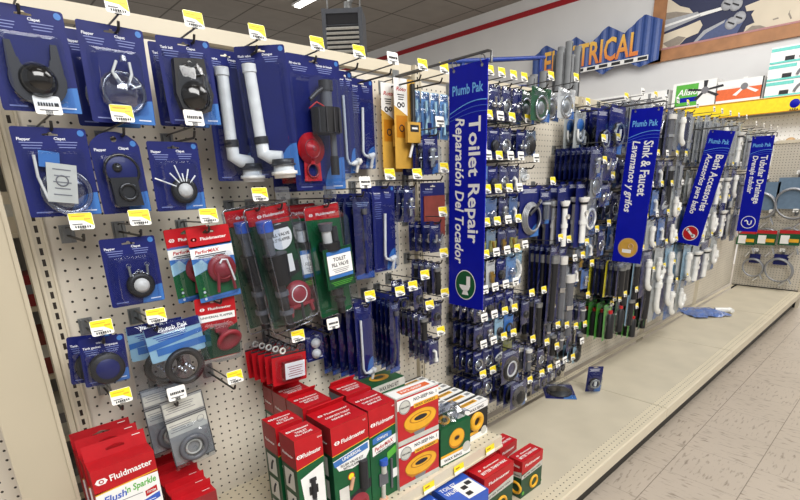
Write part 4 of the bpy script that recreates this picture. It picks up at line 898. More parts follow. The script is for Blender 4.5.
zone('between bath and drain signs', [
 (1.73, [(3.96,'w','chrometube',.10,.26,'offwhite','bag',4),(4.14,'w','chrometube',.10,.28,'leaflet','bag',4),(4.34,'w','elbow',.12,.26,'leaflet_grey','bag',4),(4.56,'w','chrometube',.12,.28,'offwhite','bag',4),(4.78,'w','tail',.12,.28,'leaflet','bag',3)]),
 (1.38, [(3.98,'y','ptrap',.14,.2,'leaflet','bag',3),(4.18,'y','elbow',.14,.22,nv,'bag',3),(4.40,'y','tail',.12,.24,nv,'bag',3),(4.62,'y','tail',.12,.24,'leaflet_grey','bag',3),(4.84,'w','elbow',.12,.22,nv,'bag',3)]),
 (1.13, [(3.98,'y','elbow',.14,.24,'light_blue','bag',3),(4.2,'y','tail',.12,.26,bl,'bag',3),(4.42,'y','ptrap',.14,.24,'leaflet','bag',3),(4.66,'y','tail',.12,.26,nv,'bag',3)]),
 (.86, [(3.95,'y','elbow',.14,.28,'pale_blue','bag',3),(4.15,'y','tail',.14,.28,'leaflet','bag',3),(4.36,'y','tail',.14,.28,nv,'bag',3),(4.58,'y','ptrap',.14,.24,'leaflet','bag',3)]),
 (.60, [(3.7,'y','elbow',.13,.22,'light_blue','bag',3),(3.92,'y','ptrap',.13,.22,'leaflet','bag',3)]),
])
zone('beyond the drain sign', [
 (1.70, [(5.1,'w','tail',.12,.28,'leaflet','bag',3),(5.36,'w','chrometube',.12,.28,'offwhite','bag',3),(5.62,'w','chrometube',.12,.28,'leaflet','bag',3),(5.88,'w','tail',.12,.28,'offwhite','bag',3)]),
 (1.34, [(5.1,'w','tail',.12,.26,nv,'bag',3),(5.36,'w','elbow',.13,.24,'leaflet','bag',3),(5.62,'w','ptrap',.14,.22,'leaflet','bag',3)]),
 (1.05, [(5.1,'w','elbow',.13,.24,nv,'bag',3),(5.36,'w','slips',.12,.2,'leaflet','bag',3)]),
])
# ---------------- end panel: hoses facing the aisle
def p_hose(w, h, head):
    r = empty('water_hose'); b = MB()
    for i in range(3): b.torus((0,-.008-.010*i,-h*.5), w*(.46-.012*i), .0085, 'hose_grey', n=30, k=7, sq=1.15)
    b.tube([(w*.3,-.03,-h*.85),(w*.1,-.034,-h*.98)], .011, 'chrome', 8); b.tube([(w*.38,-.03,-h*.75),(w*.5,-.03,-h*.9)], .011, 'chrome', 8); b.build('hose_coil', r)
    p = MB()
    if head == 'rg':
        p.box((0,-.038,-h*.52), (w*.98,.002,h*.34), 'green'); p.box((0,-.0395,-h*.38), (w*.98,.001,h*.08), 'bright_red'); p.box((-w*.2,-.0395,-h*.56), (w*.4,.001,h*.2), 'white'); p.box((w*.2,-.0395,-h*.58), (w*.45,.001,h*.08), 'gold')
    elif head == 'blue': p.box((0,-.004,-h*.16), (w*.5,.002,h*.34), 'blue_card')
    else: p.box((0,-.004,-h*.3), (w*1.0,.002,h*.6), 'grey_blue')
    p.build('header_card', r); return r
Ze = 'end panel'
for Y, z, kind, w, h, lab in ((-.17,1.26,'big',.26,.46,'large hose coil on grey blue card, left of the top row'),(-.43,1.30,'big',.30,.50,'large hose coil on grey blue card, right of the top row'),
    (-.10,.92,'rg',.17,.42,'hose with red and green card, leftmost of three'),(-.27,.93,'rg',.17,.42,'hose with red and green card, middle of three'),(-.46,.94,'rg',.18,.42,'hose with red and green card, rightmost of three'),
    (-.20,.535,'blue',.19,.28,'grey hose coil with blue card, left of the lowest pair'),(-.42,.55,'blue',.24,.32,'grey hose coil with blue card, right of the lowest pair')):
    hook(0, 0, .09, 'w', 'end panel hook, '+lab, 'peg hooks of the end panel', rz=-PI/2, loc=(EX+.018, Y, z))
    o = pack(p_hose, (w, h, kind), EX-.05, Y, z, lab+' on the end panel', 'hose', rz=-PI/2)

# ---------------- hanging category signs
def glyph(b, k, x, z, r, y):
    if k == 'toilet':
        b.disc((x,z), r, 'white', y, 28, .86, 1); b.disc((x,z), r*.94, 'green', y-.0004, 28, .86, 1); y -= .0008
        b.poly([(x+.1*r,y,z+.6*r),(x+.42*r,y,z+.6*r),(x+.42*r,y,z-.02*r),(x+.1*r,y,z-.02*r)][::-1], 'white')
        b.poly([(x-.5*r,y,z+.0*r),(x+.44*r,y,z-.02*r),(x+.32*r,y,z-.3*r),(x+.1*r,y,z-.42*r),(x-.25*r,y,z-.36*r),(x-.45*r,y,z-.18*r)][::-1], 'white'); b.poly([(x-.15*r,y,z-.36*r),(x+.18*r,y,z-.36*r),(x+.3*r,y,z-.66*r),(x-.28*r,y,z-.66*r)][::-1], 'white')
    elif k == 'faucet':
        b.disc((x,z), r, 'tan', y, 28); b.disc((x,z), r*.92, 'amber', y-.0004, 28); y -= .0008
        b.box((x-.08*r,y,z-.34*r), (.9*r,.0004,.36*r), 'white'); b.torus((x+.28*r,y,z+.18*r), .24*r, .05*r, 'tan', n=18, k=5); b.box((x+.5*r,y,z-.02*r), (.1*r,.0004,.6*r), 'tan')
    elif k == 'bath':
        b.disc((x,z), r, 'white', y, 28); b.disc((x,z), r*.92, 'bright_red', y-.0004, 28); y -= .0008
        b.poly([(x-.55*r,y,z+.3*r),(x-.35*r,y,z+.5*r),(x+.5*r,y,z-.25*r),(x+.35*r,y,z-.45*r)], 'white'); b.disc((x-.45*r,z+.42*r), .2*r, 'white', y, 12); b.disc((x+.45*r,z-.3*r), .26*r, 'white', y, 12)
    else:
        b.disc((x,z), r, 'white', y, 28); b.disc((x,z), r*.9, 'sign_blue', y-.0004, 28); y -= .001
        b.tube([(x-.5*r,y,z+.15*r),(x-.3*r,y,z+.3*r),(x-.1*r,y,z+.1*r),(x-.05*r,y,z-.25*r),(x+.2*r,y,z-.4*r),(x+.4*r,y,z-.2*r),(x+.42*r,y,z+.3*r)], .1*r, 'white', 6)
def sign(X, ztop, h, l1, l2, k, lab, w1, w2, ry=0, y0=-.256):
    w = .15; r = empty('hanging_sign', (X, y0-w/2, ztop), rz=-PI/2, ry=0)
    r.rotation_euler = (ry, 0, -PI/2) if False else (0, ry, -PI/2)
    b = MB(); b.box((0,0,-h/2), (w,.004,h), 'sign_blue'); y = -.0026
    b.text('Plumb Pak', 0, -.068, .028, 'sign_lightblue', y, True, w=.122)
    for i, (a, e, t_) in enumerate(((.0,.030,.0016),(.012,.026,.0012),(.022,.02,.001))):
        b.tube([(-w/2+.002+(w*.98)*u/8, y, -.135-a+e*math.sin(PI*.62*u/8)) for u in range(9)], t_, 'sign_lightblue' if i == 0 else 'swoosh', 4)
    b.text(l1, .032, -.150-w1/2, .046, 'white', y, True, w=w1, rot=-PI/2); b.text(l2, -.028, -.148-w2/2, .037, 'white', y, True, ital=True, w=w2, rot=-PI/2)
    g_ = MB(); glyph(g_, k, 0, -h+.078, .052, y)
    for x in (-.055, .055): b.disc((x,-.012), .005, 'zinc', y, 10)
    g_.build('emblem', b.build('sign_panel', r))
    for x in (-.055, .055):
        c_ = MB(); c_.torus((x,0,.004), .012, .0016, 'wire', (1,0,0), n=14, k=5); c_.build('hanging_ring', r)
    tag(r, lab, 'sign')
    a = empty('sign_arm', (X,0,ztop+.018)); t = MB(); t.tube([(0,-.003,.0),(0,-.02,.0),(0,y0-w+.002,.004),(0,y0-w-.012,.0),(0,y0-w-.012,-.03)], .0042, 'wire', 8); t.build('arm_rod', a)
    t = MB(); t.box((0,-.003,-.005), (.03,.004,.05), 'zinc'); t.build('back_plate', a); tag(a, f'steel rod arm carrying the {l1} sign', 'sign arm', 'steel sign arms')
sign(1.264, 1.698, .762, 'Toilet Repair', 'Reparación Del Tocador', 'toilet', 'tall blue sign reading Toilet Repair with green toilet emblem', .39, .465)
sign(2.63, 1.672, .76, 'Sink & Faucet', 'Lavamanos y grifos', 'faucet', 'tall blue sign reading Sink & Faucet with gold tap emblem', .265, .35, ry=.03)
sign(3.88, 1.625, .76, 'Bath Accessories', 'Accesorios para baño', 'bath', 'tall blue sign reading Bath Accessories with red emblem', .37, .40, ry=.15)
sign(4.98, 1.632, .76, 'Tubular Drainage', 'Drenaje tubular', 'drain', 'tall blue sign reading Tubular Drainage with outlined pipe emblem', .38, .30)
# ---------------- cartons
def carton(name, lab, cat, x0, x1, yf, yb, z0, z1, m, faces=None, deco=None, group=None, rz=0, parts=None):
    cx, cy_ = (x0+x1)/2, (yf+yb)/2; r = empty(name, (cx,cy_,z0), rz=rz); w, d, h = x1-x0, yb-yf, z1-z0
    b = MB(); b.box((0,0,h/2), (w,d,h), m, faces)
    if deco: deco(b, w, d, h)
    b.build('carton', r)
    if parts: parts(r, w, d, h)
    return tag(r, lab, cat, group)
def on(b, face, w, d, h):
    """local frame on a carton face: x right, z up, -Y out"""
    R_ = {'front':Matrix.Translation((0,-d/2,0)), 'left':Matrix.Translation((-w/2,0,0)) @ Matrix.Rotation(-PI/2,4,'Z'), 'right':Matrix.Translation((w/2,0,0)) @ Matrix.Rotation(PI/2,4,'Z'), 'top':Matrix.Translation((0,0,h)) @ Matrix.Rotation(-PI/2,4,'X')}
    b.T = R_[face]
def quad(b, x0, z0, x1, z1, m, y=-.0006, dz=0):
    b.poly([(x0,y,z0),(x1,y,z0+dz),(x1,y,z1+dz),(x0,y,z1)], m)
def red_green(kind, band=.085):
    def deco(b, w, d, h):
        on(b,'top',w,d,h); logo(b, -w*.34, d*.16, .009, y=-.0008); b.text('Fluidmaster', w*.08, d*.16, .0085, 'white', -.0008, True, w=w*.62)
        if kind == 'fv': b.text('TOILET', 0, -d*.06, .009, 'white', -.0008, True, w=w*.42); b.text('FILL VALVE', 0, -d*.24, .009, 'white', -.0008, True, w=w*.6)
        else: b.text('COMPLETE TOILET', 0, -d*.04, .009, 'white', -.0008, True, w=w*.66); b.text('REPAIR KIT', 0, -d*.19, .009, 'white', -.0008, True, w=w*.5)
        on(b,'left',w,d,h); quad(b,-d/2,h-band,d/2,h,'dark_red'); b.text('Fluidmaster', 0, h-band*.6, .008, 'white', -.0012, True, w=d*.7)
        for i in range(3):
            z = h-band-.035-.075*i; quad(b,-d*.34,z-.036,d*.3,z+.024,'leaflet',-.001); b.tube([(-.006,-.0018,z-.02),(0,-.0018,z),(.008,-.0018,z+.012)], .003, 'ink', 5)
        on(b,'front',w,d,h); b.poly([(-w/2,-.0006,h-band),(w/2,-.0006,h-band+.012),(w/2,-.0006,h),(-w/2,-.0006,h)], 'red'); b.poly([(-w/2,-.0007,h-band-.002),(w/2,-.0007,h-band+.010),(w/2,-.0007,h-band+.012),(-w/2,-.0007,h-band)], 'gold')
        logo(b, -w*.36, h-.05, .011, y=-.001); b.text('Fluidmaster', w*.08, h-.049, .0125, 'white', -.001, True, w=w*.66, rot=.04); b.text('400A' if kind == 'fv' else 'KIT', w*.4, h-.014, .005, 'white', -.001)
        t = h-band
        if kind == 'fv':
            b.poly([(-w*.4,-.001,t-.03),(w*.46,-.001,t-.008),(w*.46,-.001,t-.20),(-w*.22,-.001,t-.20)], 'white')
            b.tube([(w*.02,-.003,t-.04),(w*.02,-.003,t-.10)], .007, 'ink', 6); b.box((w*.02,-.003,t-.075), (.026,.003,.024), 'black_rubber'); b.box((w*.02,-.003,t-.045), (.02,.003,.010), 'dark_plastic'); b.tube([(w*.02,-.003,t-.10),(w*.05,-.003,t-.138)], .006, 'grey_plastic', 6)
            b.poly([(-w*.36,-.0014,t-.155),(w*.4,-.0014,t-.142),(w*.4,-.0014,t-.158),(-w*.36,-.0014,t-.171)], 'red'); b.text('TOILET', w*.04, t-.185, .016, 'ink', -.0016, True, w=w*.66, rot=.04); b.text('FILL VALVE', w*.04, t-.207, .015, 'ink', -.0016, True, w=w*.8, rot=.04)
        elif kind == 'uni':
            b.poly([(-w*.5,-.001,t-.016),(w*.5,-.001,t+.002),(w*.5,-.001,t-.03),(w*.36,-.001,t-.055),(0,-.001,t-.062),(-w*.36,-.001,t-.052)], 'white'); b.poly([(-w*.5,-.0014,t-.018),(w*.46,-.0014,t-.002),(w*.46,-.0014,t-.022),(-w*.46,-.0014,t-.036)], 'light_blue'); b.text('UNIVERSAL', 0, t-.018, .010, 'white', -.0018, True, w=w*.52, rot=.1)
            b.text('FLUSH VALVE KIT', 0, t-.040, .008, 'ink', -.0018, True, w=w*.62); b.text('WITH FLAPPER', 0, t-.051, .008, 'ink', -.0018, True, w=w*.5)
            b.disc((-.006,t-.085), .012, 'bright_red', -.001, 16); b.disc((-.006,t-.085), .0095, 'tag_yellow', -.0014, 16); b.tube([(w*.28,-.003,t-.05),(w*.28,-.003,t-.14)], .014, 'ink', 8); b.poly([(-w*.5,-.001,t-.17),(w*.5,-.001,t-.12),(w*.5,-.001,t-.15),(-w*.5,-.001,t-.20)], 'ink')
            b.box((-w*.26,-.0014,t-.135), (w*.26,.0008,.05), 'offwhite'); b.lathe([(0,w*.3),(.003,w*.24),(.004,0)], (w*.12,-.001,t-.19), (0,-1,0), 'maroon_rubber', 20); b.torus((w*.12,-.003,t-.205), w*.26, .003, 'dark_red', n=20, k=5, sq=.5); b.tube([(0,-.002,t-.09),(-.012,-.003,t-.125)], .006, 'skin', 6)
        else:
            b.poly([(-w*.4,-.001,t-.01),(-w*.1,-.001,t-.002),(w*.3,-.001,t-.006),(w*.3,-.001,t-.024),(-w*.4,-.001,t-.028)], 'light_blue'); b.text('COMPLETE', -w*.05, t-.015, .008, 'white', -.0014, True, w=w*.4)
            b.poly([(-w*.42,-.001,t-.036),(w*.48,-.001,t-.022),(w*.48,-.001,t-.052),(-w*.42,-.001,t-.066)], 'white'); b.text('PerforMAX', 0, t-.042, .013, 'bright_red', -.0014, True, True, w=w*.7, rot=.12); b.text('COMPLETE TOILET KIT', .004, t-.055, .006, 'ink', -.0014, True, w=w*.68, rot=.1)
            b.poly([(w*.1,-.0014,t-.074),(w*.48,-.0014,t-.06),(w*.48,-.0014,t-.085),(w*.1,-.0014,t-.1)], 'lime'); b.tube([(-w*.06,-.003,t-.088),(-w*.06,-.003,t-.105)], .014, 'cap_blue', 10); b.tube([(-w*.06,-.003,t-.105),(-w*.06,-.003,t-.135)], .009, 'leaflet', 8); b.box((-w*.08,-.003,t-.155), (.034,.003,.042), 'grey_plastic'); b.tube([(-w*.1,-.003,t-.175),(-w*.12,-.003,t-.235)], .007, 'leaflet', 8); b.tube([(w*.24,-.003,t-.1),(w*.22,-.003,t-.2)], .004, 'grey_plastic', 6)
            b.box((w*.36,-.0014,t-.155), (.022,.0008,.03), 'white'); b.tube([(-w*.34,-.003,t-.26),(-w*.16,-.003,t-.225),(-w*.02,-.003,t-.23)], .012, 'skin', 8)
            on(b,'left',w,d,h); quad(b,-d/2+.001,.004,d*.32,h-.01,'leaflet_grey',-.002)
            for i in range(9): quad(b,-d*.3,.03+i*.03,d*.16,.036+i*.03,'ink_grey',-.0024)
        b.T = Matrix.Identity(4)
    return deco
RGF = {'top':'red','left':'dark_green','right':'dark_green','back':'dark_green'}
def flap(r, w, d, h):
    p = MB(); p.box((0,d/2-.004,h+.008), (w*.98,.003,.022), 'red', r=('X',.5)); p.build('hang_tab', r)
GR = 'red and green cartons on the shelf'
carton('fill_valve_carton','red topped green carton reading TOILET FILL VALVE, front left of the shelf','carton',.514,.597,-.402,-.327,SZ,.745,'green',RGF,red_green('fv'),GR)
carton('fill_valve_carton','narrow red topped green carton directly behind the front TOILET FILL VALVE carton','carton',.514,.597,-.307,-.232,SZ,.745,'green',RGF,red_green('fv'),GR)
carton('flush_valve_carton','red and green carton with blue UNIVERSAL banner at the shelf front','carton',.616,.742,-.414,-.297,SZ,.745,'green',RGF,red_green('uni'),GR,parts=flap)
carton('toilet_kit_carton','red and green carton reading PerforMAX with blue capped valve picture','carton',.75,.855,-.407,-.302,SZ,.745,'green',RGF,red_green('pm'),GR)
for k, (x0,x1,yf,yb) in enumerate(((.628,.728,-.258,-.167),(.629,.727,-.160,-.077),(.630,.726,-.072,-.012))):
    carton('flush_valve_carton',['red topped carton in the left column, just behind the UNIVERSAL carton','red topped carton in the left column, between two others','red topped carton at the back of the left column by the pegboard'][k],'carton',x0,x1,yf,yb,SZ,.745,'green',RGF,red_green('uni'),GR,parts=flap)
carton('toilet_kit_carton','red topped carton directly behind the PerforMAX carton','carton',.768,.864,-.28,-.19,SZ,.745,'green',RGF,red_green('pm'),GR,parts=flap)
# wax ring cartons
def wax(main, top='white', ring='gold'):
    def deco(b, w, d, h):
        on(b,'front',w,d,h); y = -.0008
        if main == 'black':
            quad(b,-w/2,h*.82,w/2,h,'white',y); b.text('WAX RING', 0, h*.9, .012, 'ink', y-.0004, True, w=w*.6); quad(b,-w*.5,0,w*.5,h*.16,'white',y); quad(b,-w*.5,h*.17,w*.1,h*.26,'gold',y); b.disc((w*.34,h*.16), h*.12, 'leaflet', y-.0003, 18)
            b.torus((0,y,h*.52), h*.19, .012, 'gold', n=26, k=6, sq=1); 
        elif main == 'red':
            quad(b,-w*.5,0,w*.5,h*.10,'leaflet',y); quad(b,-w*.5,h*.76,w*.5,h*.97,'white',y); b.text('NO-SEEP No. 1', w*.16, h*.89, .011, 'ink', y-.0004, True, w=w*.56); quad(b,-w*.12,h*.70,w*.48,h*.79,'gold',y-.0003); b.text('WAX GASKET', w*.16, h*.745, .007, 'ink', y-.0006, True, w=w*.5)
            b.disc((-w*.33,h*.80), h*.15, 'leaflet', y-.0006, 22); b.torus((-w*.33,y-.0008,h*.80), h*.135, .001, 'ink_grey', n=20, k=4); b.text('Hercules', -w*.33, h*.80, .007, 'ink', y-.001, True, w=w*.2)
            for rr_, m_ in ((.40,'gold_dark'),(.385,'gold')): b.disc((.006,h*.42), w*rr_, m_, y-.0004-(.385 == rr_)*.0003, 30, 1, .50)
            b.poly([(-w*.385+.006,y-.0005,h*.42),(w*.385+.006,y-.0005,h*.42),(w*.36+.006,y-.0005,h*.30),(w*.2,y-.0005,h*.18),(-w*.2,y-.0005,h*.18),(-w*.36+.006,y-.0005,h*.30)][::-1], 'gold_dark'); b.disc((.006,h*.45), w*.36, 'gold', y-.001, 30, 1, .42); b.disc((.006,h*.46), w*.27, 'gold_dark', y-.0013, 26, 1, .36); b.disc((.006,h*.46), w*.235, 'gold', y-.0016, 26, 1, .34); b.disc((.006,h*.46), w*.16, 'ink', y-.002, 24, 1, .3); b.poly([(-w*.14,y-.0003,h*.18),(w*.16,y-.0003,h*.18),(w*.12,y-.0003,h*.10),(-w*.10,y-.0003,h*.10)][::-1], 'ink_grey')
        else:
            quad(b,-w*.5,0,w*.5,h*.04,'green',y); quad(b,-w*.5,h*.04,w*.5,h*.22,'white',y); quad(b,-w*.5,h*.22,w*.25,h*.29,'gold',y-.0002); b.disc((w*.36,h*.25), h*.14, 'leaflet', y-.0006, 20); b.text('WAX RING', -w*.1, h*.13, .010, 'ink', y-.0006, True, w=w*.6)
            b.disc((.004,h*.60), h*.27, 'gold_dark', y-.0002, 28, 1, .98); b.disc((.004,h*.62), h*.25, 'gold', y-.0005, 28, 1, .9); b.disc((.004,h*.62), h*.1, 'gold_dark', y-.0008, 24, 1, .7); b.disc((.004,h*.62), h*.08, 'ink', y-.0011, 24, 1, .6)
        on(b,'top',w,d,h)
        if main == 'black': quad(b,-w/2,-d/2,w/2,d*.3,'white',-.0008); quad(b,-w*.46,-d*.2,w*.2,d*.14,'gold',-.0011); b.text('WAX RING', -w*.12, -d*.02, .010, 'ink', -.0014, True, w=w*.5); quad(b,w*.28,-d*.2,w*.46,d*.1,'leaflet_grey',-.0011)
        elif main == 'red': quad(b,-w*.48,-d*.4,w*.48,d*.4,'white',-.0008); quad(b,-w*.3,-d*.2,w*.4,d*.2,'orange',-.0011); b.text('NO-SEEP', 0, 0, .012, 'white', -.0014, True, w=w*.5)
        else: b.torus((-w*.1,-.0006,0), d*.3, .006, 'gold', n=22, k=5, sq=.6); quad(b,w*.2,-d*.3,w*.45,d*.3,'leaflet',-.0008)
        on(b,'left',w,d,h); quad(b,-d/2,0,d/2,h,'leaflet' if main != 'green' else 'dark_green',-.0006); quad(b,-d*.3,h*.2,d*.3,h*.9,'ink_grey',-.0009) if main == 'red' else None
        b.T = Matrix.Identity(4)
    return deco
for k, (za, zb) in enumerate(((SZ,.59),(.592,.747))):
    carton('wax_ring_carton', ['lower red wax ring carton at the shelf front','upper red wax ring carton stacked on the other red one'][k],'carton',.852,1.022,-.422,-.357,za,zb,'bright_red',{'top':'leaflet'},wax('red'),'red wax ring cartons',rz=-.05)
    if k == 0: carton('wax_ring_carton', 'red wax ring carton, low behind the front stacked pair','carton',.87,1.035,-.345,-.28,za,zb+.02,'bright_red',{'top':'leaflet'},wax('red'),'red wax ring cartons',rz=-.05)
carton('wax_ring_carton','dark green wax ring carton with crumpled torn plastic on top, shelf front','carton',1.038,1.182,-.425,-.34,SZ,.575,'green',{'top':'green'},wax('green'),None,rz=-.06)
def film(b_name='plastic_film'):
    b = MB(); R = random.Random(4); nx, ny = 9, 7; V = []
    for j in range(ny+1):
        for i in range(nx+1):
            u, v = i/nx, j/ny; V.append((-.075+.15*u+R.uniform(-.008,.008), -.05+.10*v+R.uniform(-.008,.008), .012+.030*math.sin(PI*u)*math.sin(PI*v)+R.uniform(0,.022)))
    F = [(j*(nx+1)+i, j*(nx+1)+i+1, (j+1)*(nx+1)+i+1, (j+1)*(nx+1)+i) for j in range(ny) for i in range(nx)]
    b.add(V, F, 'frost_clear'); o = b.build(b_name); o.location = (1.115,-.375,.572); return o
tag(film(), 'crumpled torn clear plastic lying on the dark green wax ring carton', 'plastic wrap')
for c_, (xa, xb, y0_, n_, hh, nm) in enumerate(((1.20,1.335,-.385,6,.575,'right'),(1.05,1.19,-.325,5,.59,'middle'),(.875,1.03,-.272,4,.59,'left'))):
    for k in range(n_):
        y1 = y0_+.061*k; carton('wax_ring_carton', f'black and white wax ring carton with yellow ring, {ordn[k]} from the front, {nm} row','carton',xa,xb,y1,y1+.056,SZ,hh-.002*k,'black_rubber',{'top':'black_rubber'},wax('black'),'black wax ring cartons, '+nm+' row')
def lying(b, w, d, h):
    on(b,'top',w,d,h); b.disc((0,.004), d*.34, 'gold', -.0008, 26, 1.2, .8); b.disc((0,.006), d*.22, 'gold_dark', -.0011, 24, 1.3, .7); b.disc((0,.006), d*.15, 'dark_green', -.0014, 20, 1.4, .7)
    on(b,'front',w,d,h); quad(b,-w/2,h*.5,w/2,h,'leaflet',-.0008); b.text('WAX RING KIT', 0, h*.72, h*.26, 'ink', -.0012, True, w=w*.6); b.T = Matrix.Identity(4)
carton('wax_ring_carton','flat green carton with oval yellow ring on top, lying at the back of the shelf','carton',.985,1.145,-.135,-.03,.593,.655,'green',None,lying)
# cleaner cartons at the lower left
def fs(b, w, d, h):
    on(b,'front',w,d,h); quad(b,-w/2,0,w/2,h-.058,'white'); b.poly([(-w/2,-.0006,h-.062),(w/2,-.0006,h-.052),(w/2,-.0006,h),(-w/2,-.0006,h)], 'red'); b.poly([(-w/2,-.0009,h-.064),(w/2,-.0009,h-.054),(w/2,-.0009,h-.051),(-w/2,-.0009,h-.061)], 'gold')
    logo(b, -w*.37, h-.032, .015, y=-.001); b.text('Fluidmaster', w*.10, h-.028, .016, 'white', -.001, True, w=w*.68, rot=.05); b.text("Flush", -w*.22, h-.081, .018, 'cap_blue', -.001, True, True, w=w*.36, rot=.06); b.text("'n Sparkle", w*.2, h-.074, .017, 'lime', -.001, True, True, w=w*.5, rot=.06)
    b.poly([(w*.24,-.001,h-.098),(w*.44,-.001,h-.092),(w*.44,-.001,h-.108),(w*.24,-.001,h-.114)], 'red'); b.text('SYSTEM', w*.34, h-.103, .006, 'white', -.0014, True, w=w*.15); print_lines(b, -w*.02, h-.098, w*.44, 1, 'ink_grey', -.001)
    b.poly([(-w*.02,-.001,h-.128),(w*.47,-.001,h-.112),(w*.47,-.001,h-.128),(-w*.02,-.001,h-.144)], 'cap_blue'); print_lines(b, w*.22, h-.126, w*.34, 1, 'white', -.0014)
    for i in range(4): b.box((w*.2,-.001,h-.152-i*.009), (w*.42,.0004,.002), 'light_blue' if i < 2 else 'ink_grey')
    b.tube([(-w*.28,-.003,h-.135),(-w*.28,-.003,h-.155)], .012, 'leaflet_grey', 10); b.box((-w*.28,-.003,h-.17), (.03,.003,.03), 'leaflet'); b.torus((-w*.22,-.002,h-.2), .03, .0012, 'ink_grey', n=22, k=4)
    on(b,'right',w,d,h); quad(b,-d/2,0,d/2,h,'dark_red'); b.text('Fluidmaster', 0, h*.6, .014, 'white', -.001, True, w=.12, rot=PI/2); logo(b, 0, h-.05, .010, y=-.001); b.T = Matrix.Identity(4)
def tab(r, w, d, h):
    p = MB(); p.T = Matrix.Translation((0,d/2-.002,h)) @ Matrix.Rotation(-.25,4,'X'); p.sheet([(-w/2,-.002),(w/2,-.002),(w/2,.038),(-w/2,.038)], 'red', 0, [[(.02,.014),(.02,.019),(.004,.024),(-.004,.024),(-.02,.019),(-.02,.014)]]); print_lines(p, w*.36, .03, .018, 1, 'white', -.0008); p.build('hang_tab', r)
for k in range(3):
    y1 = -.205+.058*k; carton('toilet_cleaner_carton', ["white and red carton reading Flush 'n Sparkle, lower left corner","red carton second in line in the lower left corner, top and tab showing","red carton third in line in the lower left corner, hang tab against the pegboard"][k], 'carton', .108-.003*k,.243-.003*k,y1,y1+.053,SZ,.755-.004*k,'red',{'top':'red'},fs,'toilet cleaner cartons in the lower left',rz=.0,parts=tab)
def fs2(b, w, d, h):
    on(b,'top',w,d,h); print_lines(b, w*.3, 0, .02, 1, 'white', -.0008); on(b,'left',w,d,h); logo(b, 0, h-.03, .009, y=-.001); b.text('Fluidmaster', 0, h*.5, .010, 'white', -.001, True, w=.09, rot=PI/2); b.T = Matrix.Identity(4)
for k in range(5):
    y1 = -.24+.044*k; carton('toilet_cleaner_carton', f'small plain red carton below the grey gasket pack, {ordn[k]} of the row from the front','carton',.262,.362,y1,y1+.038,SZ,.600+.004*k,'dark_red',{'top':'red'},fs2,'small plain red cartons below the grey gasket pack',parts=lambda r,w,d,h:(lambda p:(p.box((0,d/2-.002,h+.009),(w,.002,.022),'red'),p.build('hang_tab',r)))(MB()))
# goods on the base deck
def btw(b, w, d, h):
    on(b,'top',w,d,h); logo(b, -w*.34, d*.12, .008, y=-.001); b.text('Fluidmaster', w*.06, d*.14, .007, 'white', -.001, True, w=w*.5); b.text('BETTER THAN WAX', 0, -d*.16, .013, 'white', -.001, True, w=w*.8)
    for fc, ww in (('front',w),('right',d),('left',d)):
        on(b,fc,w,d,h); quad(b,-ww/2,h*.66,ww/2,h,'red'); b.poly([(-ww/2,-.001,h*.52),(ww/2,-.001,h*.56),(ww/2,-.001,h*.72),(-ww/2,-.001,h*.62)], 'leaflet'); b.text('Fluidmaster', 0, h*.85, .012, 'white', -.001, True, w=ww*.7); b.text('BETTER THAN WAX', 0, h*.6, .008, 'ink', -.0014, True, w=ww*.8, rot=.08)
        b.torus((ww*.1,-.001,h*.26), h*.14, .006, 'gold', n=18, k=5, sq=1); b.disc((-ww*.4,h*.12), .008, 'lime', -.001, 10)
    b.T = Matrix.Identity(4)
TF = {'top':'red','front':'dark_green','left':'dark_green','right':'dark_green','back':'dark_green'}
carton('toilet_seal_carton','red and green carton standing apart on the deck, right of the shelf corner','carton',1.39,1.53,-.513,-.452,DZ,.335,'green',TF,btw,'toilet seal cartons',rz=-.02)
carton('toilet_seal_carton','red topped BETTER THAN WAX carton on the deck under the shelf edge, front one','carton',1.155,1.325,-.515,-.445,DZ,.375,'green',TF,btw,'toilet seal cartons',rz=-.02)
carton('toilet_seal_carton','red topped BETTER THAN WAX carton on the deck, behind the front one','carton',1.155,1.325,-.44,-.37,DZ,.375,'green',TF,btw,'toilet seal cartons',rz=-.02)
carton('toilet_seal_carton','dark red topped carton on the deck, furthest under the shelf edge','carton',1.155,1.32,-.365,-.295,DZ,.372,'green',TF,btw,'toilet seal cartons',rz=-.02)
carton('toilet_seal_carton','red carton just behind the shelf corner, beside the standing apart carton','carton',1.40,1.52,-.40,-.33,DZ,.335,'green',TF,btw,'toilet seal cartons',rz=.02)
def blu(b, w, d, h):
    on(b,'top',w,d,h); quad(b,-w/2,-d/2,w/2,d/2,'cap_blue'); quad(b,-w*.1,-d*.46,w*.46,d*.2,'white',-.001); b.text('TOILET', -w*.2, d*.22, .018, 'white', -.0014, True, w=w*.5); b.text('VALVE', -w*.26, d*.02, .018, 'white', -.0014, True, w=w*.34)
    for x, z in ((.1,-.05),(.3,.05),(.05,-.3)): b.box((w*x,-.002,d*z), (.022,.003,.016), 'ink')
    on(b,'front',w,d,h); quad(b,-w*.4,h*.2,w*.4,h*.8,'white'); b.T = Matrix.Identity(4)
carton('toilet_part_carton','blue and white carton on the deck under the front shelf edge','carton',.99,1.135,-.545,-.42,DZ,.37,'cap_blue',None,blu,rz=-.08)
carton('toilet_part_carton','dark blue carton on the deck, left of the blue and white one','carton',.82,.975,-.53,-.41,DZ,.36,'blue_card',None,blu,rz=-.08)
def deck_pack(fn, args, X, Y, z, lab, cat, rot):
    o = pack(fn, args, X, Y, z, lab, cat); o.rotation_euler = rot; return o
q = atz(580,372,DZ); deck_pack(p_gen, ('strainer',.17,.19,bl,'blister'), 2.44, -.06, DZ+.014, 'blue pack with black strainer lying flat on the base deck', 'sink strainer', (-PI/2+.04,0,-.9))
